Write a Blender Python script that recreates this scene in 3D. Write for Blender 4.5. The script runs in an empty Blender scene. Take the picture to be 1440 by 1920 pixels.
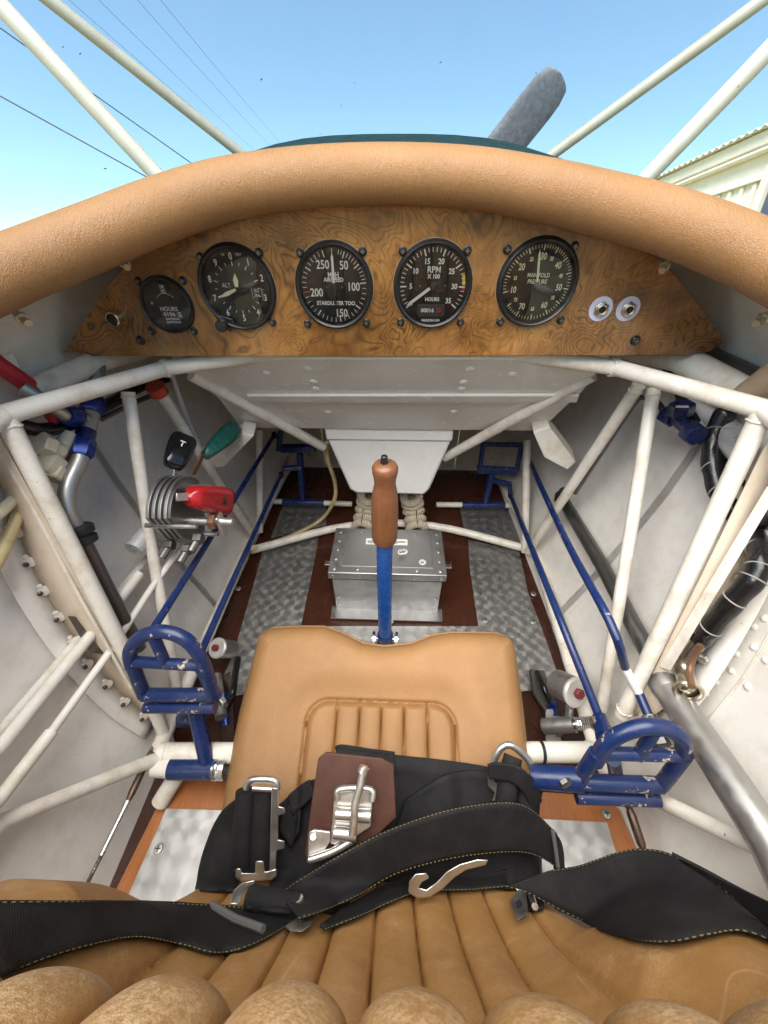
import bpy, bmesh, math, random
from mathutils import Vector, Matrix
random.seed(7)
R = math.radians
sc = bpy.context.scene
COL = sc.collection

# ------------------------------------------------------------------ camera, sky, sun, exposure
PITCH, YAW, NOSE = 40.0, 2.0, 11.0           # look-down angle in the cockpit, small yaw, tail-dragger attitude
CAMLOC = Vector((0.0135, 0.0, 0.68))         # aircraft frame: x right, y forward, z up, cockpit floor z = 0
CROT = Matrix.Rotation(R(YAW), 3, 'Z') @ Matrix.Rotation(R(90 - PITCH), 3, 'X')
AIR = Matrix.Translation((0, 0, 0.95)) @ Matrix.Rotation(R(NOSE), 4, 'X')   # aircraft frame -> world
cam = bpy.data.cameras.new('camera'); camo = bpy.data.objects.new('camera', cam); COL.objects.link(camo)
cam.sensor_fit = 'VERTICAL'; cam.sensor_height = 36.0; cam.lens = 36.0 * 720 / 1920
cam.clip_start = 0.01; cam.clip_end = 3000
camo.matrix_world = AIR @ (Matrix.Translation(CAMLOC) @ CROT.to_4x4())
sc.camera = camo

SUN_EL, SUN_AZ = 63.0, -155.0                # behind the left shoulder; azimuth clockwise from straight ahead
world = bpy.data.worlds.new('World'); sc.world = world; world.use_nodes = True
wn = world.node_tree; wn.nodes.clear()
sky = wn.nodes.new('ShaderNodeTexSky'); sky.sky_type = 'NISHITA'; sky.sun_disc = False
sky.sun_elevation = R(SUN_EL); sky.sun_rotation = R(SUN_AZ); sky.air_density = 1.0; sky.dust_density = 0.3; sky.ozone_density = 0.3
bg = wn.nodes.new('ShaderNodeBackground'); bg.inputs['Strength'].default_value = 0.10
wo = wn.nodes.new('ShaderNodeOutputWorld')
tint = wn.nodes.new('ShaderNodeMix'); tint.data_type = 'RGBA'; tint.blend_type = 'MULTIPLY'; tint.inputs[0].default_value = 1.0
tint.inputs[7].default_value = (0.80, 0.94, 0.90, 1)      # the camera's cyan rendering of the whole sky
wn.links.new(sky.outputs[0], tint.inputs[6]); wn.links.new(tint.outputs[2], bg.inputs[0]); wn.links.new(bg.outputs[0], wo.inputs[0])
sl = bpy.data.lights.new('sun', 'SUN'); sl.energy = 4.6; sl.angle = R(80); sl.color = (1.0, 0.93, 0.83)
slo = bpy.data.objects.new('sun', sl); COL.objects.link(slo)
sd = Vector((math.sin(R(SUN_AZ)) * math.cos(R(SUN_EL)), math.cos(R(SUN_AZ)) * math.cos(R(SUN_EL)), math.sin(R(SUN_EL))))
slo.rotation_euler = sd.to_track_quat('Z', 'Y').to_euler()
sc.view_settings.view_transform = 'Standard'; sc.view_settings.look = 'None'
sc.view_settings.gamma = 1.0; sc.view_settings.use_curve_mapping = False
sc.view_settings.exposure = 1.45
sc.cycles.max_bounces = 6; sc.cycles.diffuse_bounces = 5; sc.cycles.glossy_bounces = 3
sc.cycles.transparent_max_bounces = 12; sc.cycles.caustics_reflective = False; sc.cycles.caustics_refractive = False
sc.cycles.sample_clamp_indirect = 6.0
sc.cycles.use_denoising = True; sc.cycles.use_adaptive_sampling = True; sc.cycles.adaptive_threshold = 0.02

# ------------------------------------------------------------------ survey: turn a sighted direction plus one known coordinate into a point
def ray(px, py):
    return CROT @ Vector(((px - 720) / 720, (960 - py) / 720, -1.0))
def at(px, py, x=None, y=None, z=None, d=None):
    r = ray(px, py)
    if d is None:
        if x is not None: d = (x - CAMLOC.x) / r.x
        elif y is not None: d = (y - CAMLOC.y) / r.y
        else: d = (z - CAMLOC.z) / r.z
    return CAMLOC + r * d
def on_plane(px, py, p0, n):
    r = ray(px, py); return CAMLOC + r * ((Vector(p0) - CAMLOC).dot(n) / r.dot(n))

# ------------------------------------------------------------------ materials
MATS = {}
class NT:
    """small helper round a node tree"""
    def __init__(s, name):
        s.m = bpy.data.materials.new(name); s.m.use_nodes = True; s.t = s.m.node_tree; s.t.nodes.clear()
        s.out = s.n('ShaderNodeOutputMaterial'); s.b = s.n('ShaderNodeBsdfPrincipled'); s.l(s.b.outputs[0], s.out.inputs[0])
        s.co = s.n('ShaderNodeTexCoord').outputs['Object']; MATS[name] = s.m
    def n(s, t, **k):
        x = s.t.nodes.new(t)
        for a, v in k.items():
            if hasattr(x, a): setattr(x, a, v)
            else: x.inputs[a].default_value = v
        return x
    def l(s, a, b): s.t.links.new(a, b)
    def map(s, scale=(1, 1, 1), rot=(0, 0, 0), loc=(0, 0, 0)):
        m = s.n('ShaderNodeMapping'); m.inputs['Scale'].default_value = scale; m.inputs['Rotation'].default_value = rot
        m.inputs['Location'].default_value = loc; s.l(s.co, m.inputs[0]); return m.outputs[0]
    def noise(s, scale, detail=4, rough=0.55, vec=None, dist=0.0):
        x = s.n('ShaderNodeTexNoise'); x.inputs['Scale'].default_value = scale; x.inputs['Detail'].default_value = detail
        x.inputs['Roughness'].default_value = rough; x.inputs['Distortion'].default_value = dist; s.l(vec or s.co, x.inputs['Vector']); return x.outputs['Fac']
    def vor(s, scale, feature='F1', vec=None, rand=1.0):
        x = s.n('ShaderNodeTexVoronoi'); x.feature = feature; x.inputs['Scale'].default_value = scale
        x.inputs['Randomness'].default_value = rand; s.l(vec or s.co, x.inputs['Vector']); return x.outputs['Distance']
    def ramp(s, fac, stops):
        r = s.n('ShaderNodeValToRGB'); e = r.color_ramp.elements
        while len(e) < len(stops): e.new(0.5)
        for q, (p, c) in zip(e, stops):
            q.position = p; q.color = (c if isinstance(c, tuple) else (c, c, c)) + (1,)
        s.l(fac, r.inputs[0]); return r.outputs[0]
    def math(s, op, a, b=None):
        x = s.n('ShaderNodeMath'); x.operation = op
        for i, v in enumerate((a, b)):
            if v is None: continue
            if isinstance(v, (int, float)): x.inputs[i].default_value = v
            else: s.l(v, x.inputs[i])
        return x.outputs[0]
    def mix(s, fac, a, b, mode='MIX'):
        x = s.n('ShaderNodeMix'); x.data_type = 'RGBA'; x.blend_type = mode
        for i, v in ((0, fac), (6, a), (7, b)):
            if isinstance(v, tuple): x.inputs[i].default_value = v + (1,) if len(v) == 3 else v
            elif isinstance(v, (int, float)): x.inputs[i].default_value = v
            else: s.l(v, x.inputs[i])
        return x.outputs[2]
    def set(s, **k):
        for a, v in k.items():
            i = s.b.inputs[a.replace('_', ' ')]
            if isinstance(v, tuple): i.default_value = v + (1,) if len(v) == 3 else v
            elif isinstance(v, (int, float)): i.default_value = v
            else: s.l(v, i)
        return s
    def bump(s, h, strength=0.3, dist=0.001):
        x = s.n('ShaderNodeBump'); x.inputs['Strength'].default_value = strength; x.inputs['Distance'].default_value = dist
        s.l(h, x.inputs['Height']); s.l(x.outputs[0], s.b.inputs['Normal'])

def plain(name, col, rough=0.5, metal=0.0, var=0.12, scale=30, bump=0.0, bscale=200, spec=0.5):
    t = NT(name); f = t.noise(scale)
    lo = tuple(c * (1 - var) for c in col); hi = tuple(min(1, c * (1 + var)) for c in col)
    t.set(Base_Color=t.ramp(f, [(0.3, lo), (0.7, hi)]), Metallic=metal, Specular_IOR_Level=spec,
          Roughness=t.ramp(t.noise(scale * 2.3), [(0.3, max(0.02, rough - 0.1)), (0.7, min(1, rough + 0.12))]))
    if bump: t.bump(t.noise(bscale), bump, 0.0008)
    return t

def leather(name, base, grain, wrinkle=0.0, scuff=0.0, bump=0.34):
    t = NT(name); c = base
    f = t.noise(9, 5); f2 = t.noise(60, 4)
    col = t.ramp(f, [(0.3, tuple(x * 0.86 for x in c)), (0.7, tuple(x * 1.1 for x in c))])
    col = t.mix(t.ramp(f2, [(0.35, 0.0), (0.75, 0.35)]), col, (c[0] * 1.12, c[1] * 1.16, c[2] * 1.25))
    v = t.vor(grain, 'DISTANCE_TO_EDGE'); h = t.ramp(v, [(0.0, 0.0), (0.25, 1.0)])
    pores = t.ramp(v, [(0.0, 0.82), (0.12, 1.0)]); col = t.mix(1.0, col, pores, 'MULTIPLY')
    if wrinkle:
        w = t.noise(120, 3, 0.6, t.map((5.5, 1, 1)), 0.6); h = t.math('ADD', h, t.math('MULTIPLY', t.ramp(w, [(0.42, 0.0), (0.55, 1.0)]), wrinkle))
    if scuff:
        wr = t.n('ShaderNodeAttribute'); wr.attribute_name = 'wear'      # rubbed ridges, stored on the mesh
        s1 = t.math('ADD', t.ramp(t.noise(18, 7, 0.8), [(0.50, 0.0), (0.72, 0.55)]), t.math('MULTIPLY', wr.outputs['Fac'], t.ramp(t.noise(30, 6, 0.75), [(0.36, 0.0), (0.56, 1.0)])))
        s2 = t.ramp(t.noise(520, 3, 0.8), [(0.40, 0.15), (0.60, 1.0)])
        col = t.mix(t.math('MULTIPLY', t.math('MULTIPLY', s1, s2), scuff), col, (0.74, 0.54, 0.32))
        cn = t.math('ABSOLUTE', t.math('SUBTRACT', t.noise(9, 1.5, 0.4, t.map((1.5, 0.6, 0.5), (0.3, 0.5, 0.9)), 0.6), 0.5))
        lines = t.ramp(cn, [(0.0, 1.0), (0.006, 0.0)]); gate = t.ramp(t.noise(26, 3), [(0.50, 0.0), (0.60, 1.0)])
        col = t.mix(t.math('MULTIPLY', t.math('MULTIPLY', lines, gate), scuff * 0.55), col, (0.62, 0.43, 0.24))
    dark = t.ramp(t.noise(38, 2, 0.5, t.map(loc=(3, 1, 7))), [(0.74, 0.0), (0.80, 0.45)])
    col = t.mix(dark, col, (0.10, 0.045, 0.02))
    t.set(Base_Color=col, Roughness=t.ramp(t.noise(45), [(0.3, 0.36), (0.7, 0.56)]), Specular_IOR_Level=0.45)
    t.bump(h, bump, 0.0009)
    return t
TAN = (0.315, 0.168, 0.066)
leather('leather_roll', (0.325, 0.168, 0.068), 620, wrinkle=1.6)
leather('leather_seat', TAN, 700)
leather('leather_back', (0.40, 0.208, 0.070), 1050, scuff=0.8, bump=0.16)

def burl():
    t = NT('burl_wood')
    n1 = t.noise(7.0, 2.5, 0.5, t.map((1.0, 1.0, 1.25)), 1.3)
    rings = t.math('FRACT', t.math('MULTIPLY', n1, 34.0))
    tri = t.math('ABSOLUTE', t.math('SUBTRACT', rings, 0.5))
    lines = t.ramp(tri, [(0.0, 0.26), (0.06, 0.46), (0.18, 0.92), (0.5, 1.06)])
    fade = t.ramp(t.noise(9, 2, 0.5, t.map(loc=(8, 3, 1))), [(0.36, 0.45), (0.60, 1.0)])
    base = t.ramp(t.noise(13, 5, 0.6, t.map((1, 1, 1.2), loc=(2, 2, 2)), 1.0), [(0.30, (0.140, 0.056, 0.014)), (0.50, (0.265, 0.118, 0.030)), (0.72, (0.40, 0.195, 0.056))])
    col = t.mix(fade, base, t.mix(1.0, base, lines, 'MULTIPLY'))
    big = t.ramp(t.noise(4.5, 3, 0.5, t.map(loc=(1, 0, 4))), [(0.35, 0.62), (0.65, 1.25)])
    col = t.mix(1.0, col, big, 'MULTIPLY')
    fleck = t.ramp(t.noise(260, 3, 0.6, t.map((1, 1, 0.22))), [(0.36, 0.72), (0.6, 1.06)])
    col = t.mix(0.8, col, fleck, 'MULTIPLY')
    soft = t.ramp(t.noise(8, 2, 0.5, t.map(loc=(5, 0, 2))), [(0.52, 0.0), (0.66, 0.7)])
    plainw = t.ramp(t.noise(90, 4, 0.6, t.map((1, 1, 0.12))), [(0.3, (0.25, 0.115, 0.033)), (0.7, (0.40, 0.205, 0.070))])
    col = t.mix(soft, col, plainw)
    t.set(Base_Color=col, Roughness=t.ramp(t.noise(30), [(0.3, 0.30), (0.7, 0.46)]), Specular_IOR_Level=0.5, Coat_Weight=0.7, Coat_Roughness=0.14)
    t.bump(tri, 0.06, 0.0004)
burl()

def paint(name, col, chip=None, rough=0.38, dirt=(0.42, 0.33, 0.20), amount=0.5):
    t = NT(name)
    c = t.ramp(t.noise(14, 5), [(0.3, tuple(x * 0.93 for x in col)), (0.7, col)])
    d = t.math('MULTIPLY', t.ramp(t.noise(26, 7, 0.7), [(0.46, 0.0), (0.74, 1.0)]), amount); c = t.mix(d, c, dirt)
    sp = t.ramp(t.vor(95), [(0.05, 0.75), (0.075, 0.0)]); gate = t.ramp(t.noise(18, 2), [(0.55, 0.0), (0.62, 1.0)])
    c = t.mix(t.math('MULTIPLY', sp, gate), c, (0.10, 0.08, 0.06))
    if chip:
        k = t.ramp(t.noise(chip[1], 5, 0.7), [(chip[2], 0.0), (chip[2] + 0.015, 1.0)]); c = t.mix(k, c, chip[0])
    t.set(Base_Color=c, Roughness=t.ramp(t.noise(50), [(0.3, rough - 0.08), (0.7, rough + 0.15)]))
    t.bump(t.noise(140, 3), 0.10, 0.0008)
paint('tube_white', (0.77, 0.74, 0.675), ((0.16, 0.11, 0.07), 60, 0.70), amount=0.75)
paint('tube_chipped', (0.76, 0.735, 0.68), ((0.07, 0.05, 0.04), 42, 0.64))
paint('skin_white', (0.86, 0.84, 0.80), None, 0.42, (0.52, 0.45, 0.35), 0.42)
paint('web_cream', (0.72, 0.62, 0.50), None, 0.42, (0.45, 0.32, 0.20), 0.45)
paint('tank_white', (0.76, 0.75, 0.70), None, 0.16, (0.52, 0.50, 0.45), 0.12)
paint('sump_white', (0.80, 0.80, 0.78), None, 0.30, (0.5, 0.48, 0.42), 0.2)
paint('strut_cream_shaded', (0.50, 0.505, 0.455), ((0.30, 0.26, 0.18), 50, 0.72), 0.35, (0.36, 0.33, 0.24), 0.6)  # aged cream paint, base colour darkened to carry the shade on the struts
paint('firewall_paint', (0.70, 0.66, 0.58), ((0.20, 0.15, 0.10), 30, 0.66), 0.5, (0.35, 0.28, 0.2), 0.7)
paint('blue_paint', (0.006, 0.022, 0.105), ((0.42, 0.38, 0.34), 75, 0.665), 0.30, (0.05, 0.045, 0.06), 0.25)
paint('blue_worn', (0.006, 0.022, 0.100), ((0.46, 0.40, 0.35), 62, 0.62), 0.33, (0.09, 0.07, 0.08), 0.5)
paint('blue_stick', (0.012, 0.085, 0.36), None, 0.24, (0.012, 0.05, 0.2), 0.2)
plain('green_deck', (0.003, 0.020, 0.016), 0.5, spec=0.12)
plain('gap_cream', (0.36, 0.27, 0.16), 0.5)
def alu(name, base, rough, turned=0.0, brushed=0.0):
    t = NT(name)
    c = t.ramp(t.noise(20, 6, 0.65), [(0.3, tuple(x * 0.88 for x in base)), (0.7, base)])
    rr = t.ramp(t.noise(70, 4), [(0.3, rough - 0.08), (0.7, rough + 0.14)])
    if turned:
        v = t.n('ShaderNodeTexVoronoi'); v.inputs['Scale'].default_value = turned; v.inputs['Randomness'].default_value = 0.12; t.l(t.co, v.inputs['Vector'])
        sb = t.n('ShaderNodeVectorMath', operation='SUBTRACT'); t.l(t.co, sb.inputs[0]); t.l(v.outputs['Position'], sb.inputs[1])
        cr_ = t.n('ShaderNodeVectorMath', operation='CROSS_PRODUCT'); t.l(sb.outputs[0], cr_.inputs[0]); cr_.inputs[1].default_value = (0, 0, 1)
        nm = t.n('ShaderNodeVectorMath', operation='NORMALIZE'); t.l(cr_.outputs[0], nm.inputs[0])
        vt = t.n('ShaderNodeVectorTransform'); vt.vector_type = 'VECTOR'; vt.convert_from = 'OBJECT'; vt.convert_to = 'WORLD'; t.l(nm.outputs[0], vt.inputs[0])
        t.l(vt.outputs[0], t.b.inputs['Tangent']); t.b.inputs['Anisotropic'].default_value = 0.38
        t.bump(t.math('SINE', t.math('MULTIPLY', v.outputs['Distance'], 70.0)), 0.05, 0.0006)
    elif brushed:
        t.bump(t.noise(brushed, 3, 0.6, t.map((0.05, 1, 1))), 0.08, 0.0005)
    t.set(Base_Color=c, Metallic=0.92, Roughness=rr)
alu('alu_turned', (0.47, 0.47, 0.465), 0.44, turned=38.0)
alu('alu_sheet', (0.42, 0.42, 0.42), 0.40, brushed=300)
alu('alu_pipe', (0.46, 0.455, 0.44), 0.42)
alu('dark_pipe', (0.20, 0.195, 0.19), 0.40)
alu('steel', (0.70, 0.695, 0.68), 0.24)
alu('zinc', (0.68, 0.67, 0.65), 0.33)
alu('brown_steel', (0.16, 0.11, 0.09), 0.40)
plain('prop_metal', (0.055, 0.072, 0.100), 0.40, metal=0.3, var=0.3, scale=70, bump=0.1, bscale=90)
def wood(name, dark, light, rough, scale=(8, 0.8, 8)):
    t = NT(name)
    g = t.noise(26, 6, 0.65, t.map(scale), 0.8)
    f = t.noise(160, 3, 0.6, t.map((3, 0.25, 3)))
    c = t.mix(0.5, t.ramp(g, [(0.3, dark), (0.7, light)]), t.ramp(f, [(0.3, dark), (0.7, light)]))
    t.set(Base_Color=c, Roughness=t.ramp(t.noise(20), [(0.3, rough - 0.08), (0.7, rough + 0.1)])); t.bump(f, 0.06, 0.0005)
wood('floor_ply', (0.030, 0.0095, 0.0055), (0.072, 0.023, 0.012), 0.30)
wood('board_orange', (0.27, 0.088, 0.024), (0.43, 0.165, 0.052), 0.36)
wood('grip_wood', (0.115, 0.042, 0.018), (0.235, 0.098, 0.044), 0.38, (6, 6, 0.7))
def webbing():
    t = NT('webbing')
    w = t.n('ShaderNodeTexWave'); w.inputs['Scale'].default_value = 330; w.inputs['Distortion'].default_value = 1.0
    t.l(t.map((1, 1, 1), (0.2, 0.5, 0.9)), w.inputs['Vector'])
    w2 = t.n('ShaderNodeTexWave'); w2.inputs['Scale'].default_value = 300; t.l(t.map((1, 1, 1), (0.7, 0.2, -0.8)), w2.inputs['Vector'])
    h = t.math('MULTIPLY', w.outputs['Fac'], w2.outputs['Fac'])
    c = t.mix(t.ramp(t.noise(40, 5), [(0.4, 0.0), (0.8, 1.0)]), (0.007, 0.007, 0.009), (0.020, 0.019, 0.018))
    c = t.mix(t.ramp(h, [(0.35, 0.0), (0.9, 0.75)]), c, (0.024, 0.024, 0.028))
    t.set(Base_Color=c, Roughness=0.72, Specular_IOR_Level=0.3); t.bump(h, 0.55, 0.0008)
webbing()
plain('stitch_yellow', (0.20, 0.165, 0.065), 0.7)
plain('bar_grey', (0.10, 0.10, 0.10), 0.75, bump=0.5, bscale=500)
plain('black_plastic', (0.012, 0.012, 0.013), 0.30)
plain('black_gloss', (0.008, 0.008, 0.009), 0.12)
plain('black_bezel', (0.014, 0.014, 0.016), 0.34, bump=0.1, bscale=600)
plain('dial_black', (0.020, 0.020, 0.021), 0.55)
plain('dial_grey', (0.030, 0.030, 0.031), 0.5)
plain('dial_white', (0.78, 0.78, 0.74), 0.5, var=0.03)
plain('dial_cream', (0.72, 0.69, 0.46), 0.5, var=0.03)
plain('dial_red', (0.55, 0.05, 0.04), 0.5)
plain('dial_yellow', (0.80, 0.58, 0.03), 0.5)
plain('knob_red', (0.34, 0.010, 0.014), 0.20, var=0.06)
plain('knob_green', (0.010, 0.105, 0.085), 0.22, var=0.1)
plain('blue_anodised', (0.010, 0.030, 0.19), 0.28, metal=0.4, var=0.12, scale=30)
plain('navy_cap', (0.008, 0.014, 0.055), 0.28, var=0.2)
plain('red_hose', (0.42, 0.02, 0.035), 0.45)
plain('red_clamp', (0.42, 0.05, 0.02), 0.5)
plain('plastic_cream', (0.68, 0.63, 0.47), 0.4)
plain('tube_yellow', (0.52, 0.43, 0.22), 0.30, var=0.2)
plain('rubber', (0.010, 0.010, 0.010), 0.6, bump=0.2, bscale=400)
plain('hose_black', (0.010, 0.010, 0.011), 0.22, bump=0.15, bscale=120)
plain('hose_gap', (0.30, 0.29, 0.27), 0.5)
plain('foil_duct', (0.60, 0.61, 0.62), 0.32, metal=0.35, bump=0.6, bscale=70)
plain('tape_tan', (0.42, 0.31, 0.21), 0.6, bump=0.4, bscale=200)
plain('pad_leather', (0.060, 0.021, 0.013), 0.48, bump=0.2, bscale=500)
plain('reservoir', (0.20, 0.185, 0.18), 0.35, metal=0.5)
plain('reservoir_rim', (0.62, 0.60, 0.57), 0.4, metal=0.4, bump=0.4, bscale=160)
plain('cap_maroon', (0.17, 0.025, 0.03), 0.5)
plain('washer_lilac', (0.50, 0.50, 0.66), 0.4)
plain('nickel', (0.60, 0.55, 0.45), 0.22, metal=0.95)
plain('copper', (0.17, 0.095, 0.05), 0.45, metal=0.3)
plain('stud_brass', (0.50, 0.46, 0.36), 0.32, metal=0.8)
plain('gasket_dark', (0.05, 0.045, 0.04), 0.6)
plain('placard', (0.72, 0.72, 0.70), 0.5); plain('placard_red', (0.5, 0.06, 0.05), 0.5); plain('ink', (0.03, 0.03, 0.03), 0.6)
def rope():
    t = NT('rope'); w = t.n('ShaderNodeTexWave'); w.inputs['Scale'].default_value = 110; w.inputs['Distortion'].default_value = 1.5
    t.l(t.map((1, 1, 1), (0.4, 0.6, 0.5)), w.inputs['Vector'])
    c = t.mix(t.ramp(w.outputs['Fac'], [(0.1, 0.0), (0.7, 1.0)]), (0.34, 0.28, 0.19), (0.66, 0.60, 0.47))
    t.set(Base_Color=c, Roughness=0.85); t.bump(w.outputs['Fac'], 0.7, 0.002)
rope()
def clear(name, gloss=0.07, tint=(1, 1, 1), specks=False):
    t = NT(name); t.t.nodes.remove(t.b)
    tr = t.n('ShaderNodeBsdfTransparent'); tr.inputs[0].default_value = tint + (1,)
    gl = t.n('ShaderNodeBsdfGlossy'); gl.inputs['Roughness'].default_value = 0.02
    fr = t.n('ShaderNodeFresnel'); fr.inputs['IOR'].default_value = 1.45
    fac = t.math('MULTIPLY', fr.outputs[0], gloss)
    m = t.n('ShaderNodeMixShader'); t.l(fac, m.inputs[0]); t.l(tr.outputs[0], m.inputs[1]); t.l(gl.outputs[0], m.inputs[2])
    last = m.outputs[0]
    if specks:
        df = t.n('ShaderNodeBsdfDiffuse'); df.inputs[0].default_value = (0.6, 0.6, 0.58, 1)
        scr = t.ramp(t.noise(70, 3, 0.7, t.map((1, 1, 0.06), (0.5, 0.2, 0.3))), [(0.66, 0.0), (0.80, 0.05)])
        m2 = t.n('ShaderNodeMixShader'); t.l(scr, m2.inputs[0]); t.l(last, m2.inputs[1]); t.l(df.outputs[0], m2.inputs[2]); last = m2.outputs[0]
    t.l(last, t.out.inputs[0])
clear('gauge_glass', 0.9); clear('windshield_acrylic', 0.6, (0.97, 0.985, 0.985), True)
plain('ground_grass', (0.17, 0.16, 0.08), 0.9, var=0.4, scale=3)
plain('wall_cream', (0.80, 0.77, 0.67), 0.55, var=0.05, scale=2)
plain('roof_sheet', (0.68, 0.66, 0.58), 0.5, var=0.08, scale=3)
plain('door_blue', (0.06, 0.09, 0.13), 0.4)
plain('wing_cloth', (0.74, 0.73, 0.68), 0.5, var=0.05, scale=3)
plain('wire_dark', (0.06, 0.06, 0.065), 0.4, metal=0.4)
plain('speck', (0.03, 0.03, 0.03), 0.7)
# ------------------------------------------------------------------ mesh collecting
def frame_from(axis, hint=None):
    a = Vector(axis).normalized(); h = Vector(hint) if hint is not None else Vector((0, 0, 1))
    if abs(a.dot(h.normalized())) > 0.98: h = Vector((1, 0, 0)) if hint is None else Vector((0, 1, 0.01))
    u = (h - a * h.dot(a)).normalized(); return u, a.cross(u).normalized(), a     # u ~ hint, v, axis
def smooth(pts, n=8):
    P = [Vector(p) for p in pts]
    if len(P) < 3: return P
    out = []
    for i in range(len(P) - 1):
        p0 = P[i - 1] if i else P[0] * 2 - P[1]; p1, p2 = P[i], P[i + 1]
        p3 = P[i + 2] if i + 2 < len(P) else P[-1] * 2 - P[-2]
        for k in range(n):
            t = k / n
            out.append(0.5 * ((2 * p1) + (p2 - p0) * t + (2 * p0 - 5 * p1 + 4 * p2 - p3) * t * t + (3 * p1 - p0 - 3 * p2 + p3) * t ** 3))
    out.append(P[-1]); return out
def lerp_list(vals, m):
    n = len(vals) - 1
    return [vals[min(n - 1, int(i * n / (m - 1)))] + (vals[min(n, int(i * n / (m - 1)) + 1)] - vals[min(n - 1, int(i * n / (m - 1)))]) * (i * n / (m - 1) - min(n - 1, int(i * n / (m - 1)))) for i in range(m)]
class MB:
    def __init__(s): s.v = []; s.f = []
    def add(s, vs, fs):
        o = len(s.v); s.v += [Vector(p) for p in vs]; s.f += [tuple(i + o for i in f) for f in fs]; return s
    def tube(s, pts, r, seg=12, sm=0, caps=True):
        P = smooth(pts, sm) if sm else [Vector(p) for p in pts]
        rr = [r] * len(P) if isinstance(r, (int, float)) else (lerp_list(list(r), len(P)) if len(r) != len(P) else list(r))
        vs, fs = [], []; u = None
        for i, p in enumerate(P):
            t = (P[min(i + 1, len(P) - 1)] - P[max(i - 1, 0)])
            t = t.normalized() if t.length > 1e-9 else Vector((0, 0, 1))
            if u is None: u = frame_from(t)[0]
            u = (u - t * u.dot(t)).normalized(); w = t.cross(u)
            for k in range(seg):
                a = 2 * math.pi * k / seg; vs.append(p + (u * math.cos(a) + w * math.sin(a)) * rr[i])
        for i in range(len(P) - 1):
            for k in range(seg):
                k2 = (k + 1) % seg; fs.append((i * seg + k, i * seg + k2, (i + 1) * seg + k2, (i + 1) * seg + k))
        if caps: fs.append(tuple(range(seg - 1, -1, -1))); fs.append(tuple((len(P) - 1) * seg + k for k in range(seg)))
        return s.add(vs, fs)
    def lathe(s, prof, c, axis, seg=32, hint=None, caps=True):
        """prof: list of (radius, height along axis)"""
        u, w, a = frame_from(axis, hint); c = Vector(c); vs, fs = [], []
        for (r, h) in prof:
            for k in range(seg):
                g = 2 * math.pi * k / seg; vs.append(c + a * h + (u * math.cos(g) + w * math.sin(g)) * r)
        for i in range(len(prof) - 1):
            for k in range(seg):
                k2 = (k + 1) % seg; fs.append((i * seg + k, i * seg + k2, (i + 1) * seg + k2, (i + 1) * seg + k))
        if caps and prof[0][0] > 1e-6 and len(prof) > 1: fs.append(tuple(range(seg - 1, -1, -1)))
        if caps and prof[-1][0] > 1e-6: fs.append(tuple((len(prof) - 1) * seg + k for k in range(seg)))
        return s.add(vs, fs)
    def box(s, c, size, ax=None):
        c = Vector(c); ux, uy, uz = ax or (Vector((1, 0, 0)), Vector((0, 1, 0)), Vector((0, 0, 1)))
        a, b, d = (q / 2 for q in size)
        vs = [c + ux * a * i + uy * b * j + uz * d * k for i in (-1, 1) for j in (-1, 1) for k in (-1, 1)]
        return s.add(vs, [(0, 1, 3, 2), (4, 6, 7, 5), (0, 4, 5, 1), (2, 3, 7, 6), (0, 2, 6, 4), (1, 5, 7, 3)])
    def prism(s, poly, ext):
        """poly: 3D outline, ext: extrusion vector"""
        P = [Vector(p) for p in poly]; e = Vector(ext); n = len(P)
        vs = P + [p + e for p in P]; fs = [tuple(range(n)), tuple(range(2 * n - 1, n - 1, -1))]
        fs += [(i, (i + 1) % n + 0, (i + 1) % n + n, i + n) for i in range(n)]
        return s.add(vs, [f[::-1] if i < 0 else f for i, f in enumerate(fs)])
    def grid(s, rows, close=False):
        m = len(rows[0]); vs = [p for r in rows for p in r]; fs = []
        for i in range(len(rows) - 1):
            for k in range(m if close else m - 1):
                k2 = (k + 1) % m; fs.append((i * m + k, i * m + k2, (i + 1) * m + k2, (i + 1) * m + k))
        return s.add(vs, fs)
    def torus(s, c, axis, R_, r, seg=28, sub=8, arc=1.0, hint=None, start=0.0):
        u, w, a = frame_from(axis, hint); c = Vector(c); n = int(seg * arc) + (0 if arc == 1 else 1)
        pts = [c + (u * math.cos(2 * math.pi * (start + k / seg)) + w * math.sin(2 * math.pi * (start + k / seg))) * R_ for k in range(n)]
        if arc == 1: return s.tube(pts + [pts[0]], r, sub, caps=False)
        return s.tube(pts, r, sub)
    def hexnut(s, c, axis, r, h, seg=6): return s.lathe([(r * 0.86, -h / 2), (r, -h / 2 + h * 0.12), (r, h / 2 - h * 0.12), (r * 0.86, h / 2)], c, axis, seg)
WL = {}          # world (aircraft frame) location of each object
OUTSIDE = set()  # objects already in world coordinates
def thing(name, label, cat, loc, group=None, outside=False):
    o = bpy.data.objects.new(name, None); COL.objects.link(o); o.empty_display_size = 0.05
    o.location = loc; WL[o.name] = Vector(loc); o['label'] = label; o['category'] = cat
    if group: o['group'] = group
    if outside: OUTSIDE.add(o.name)
    return o
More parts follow.
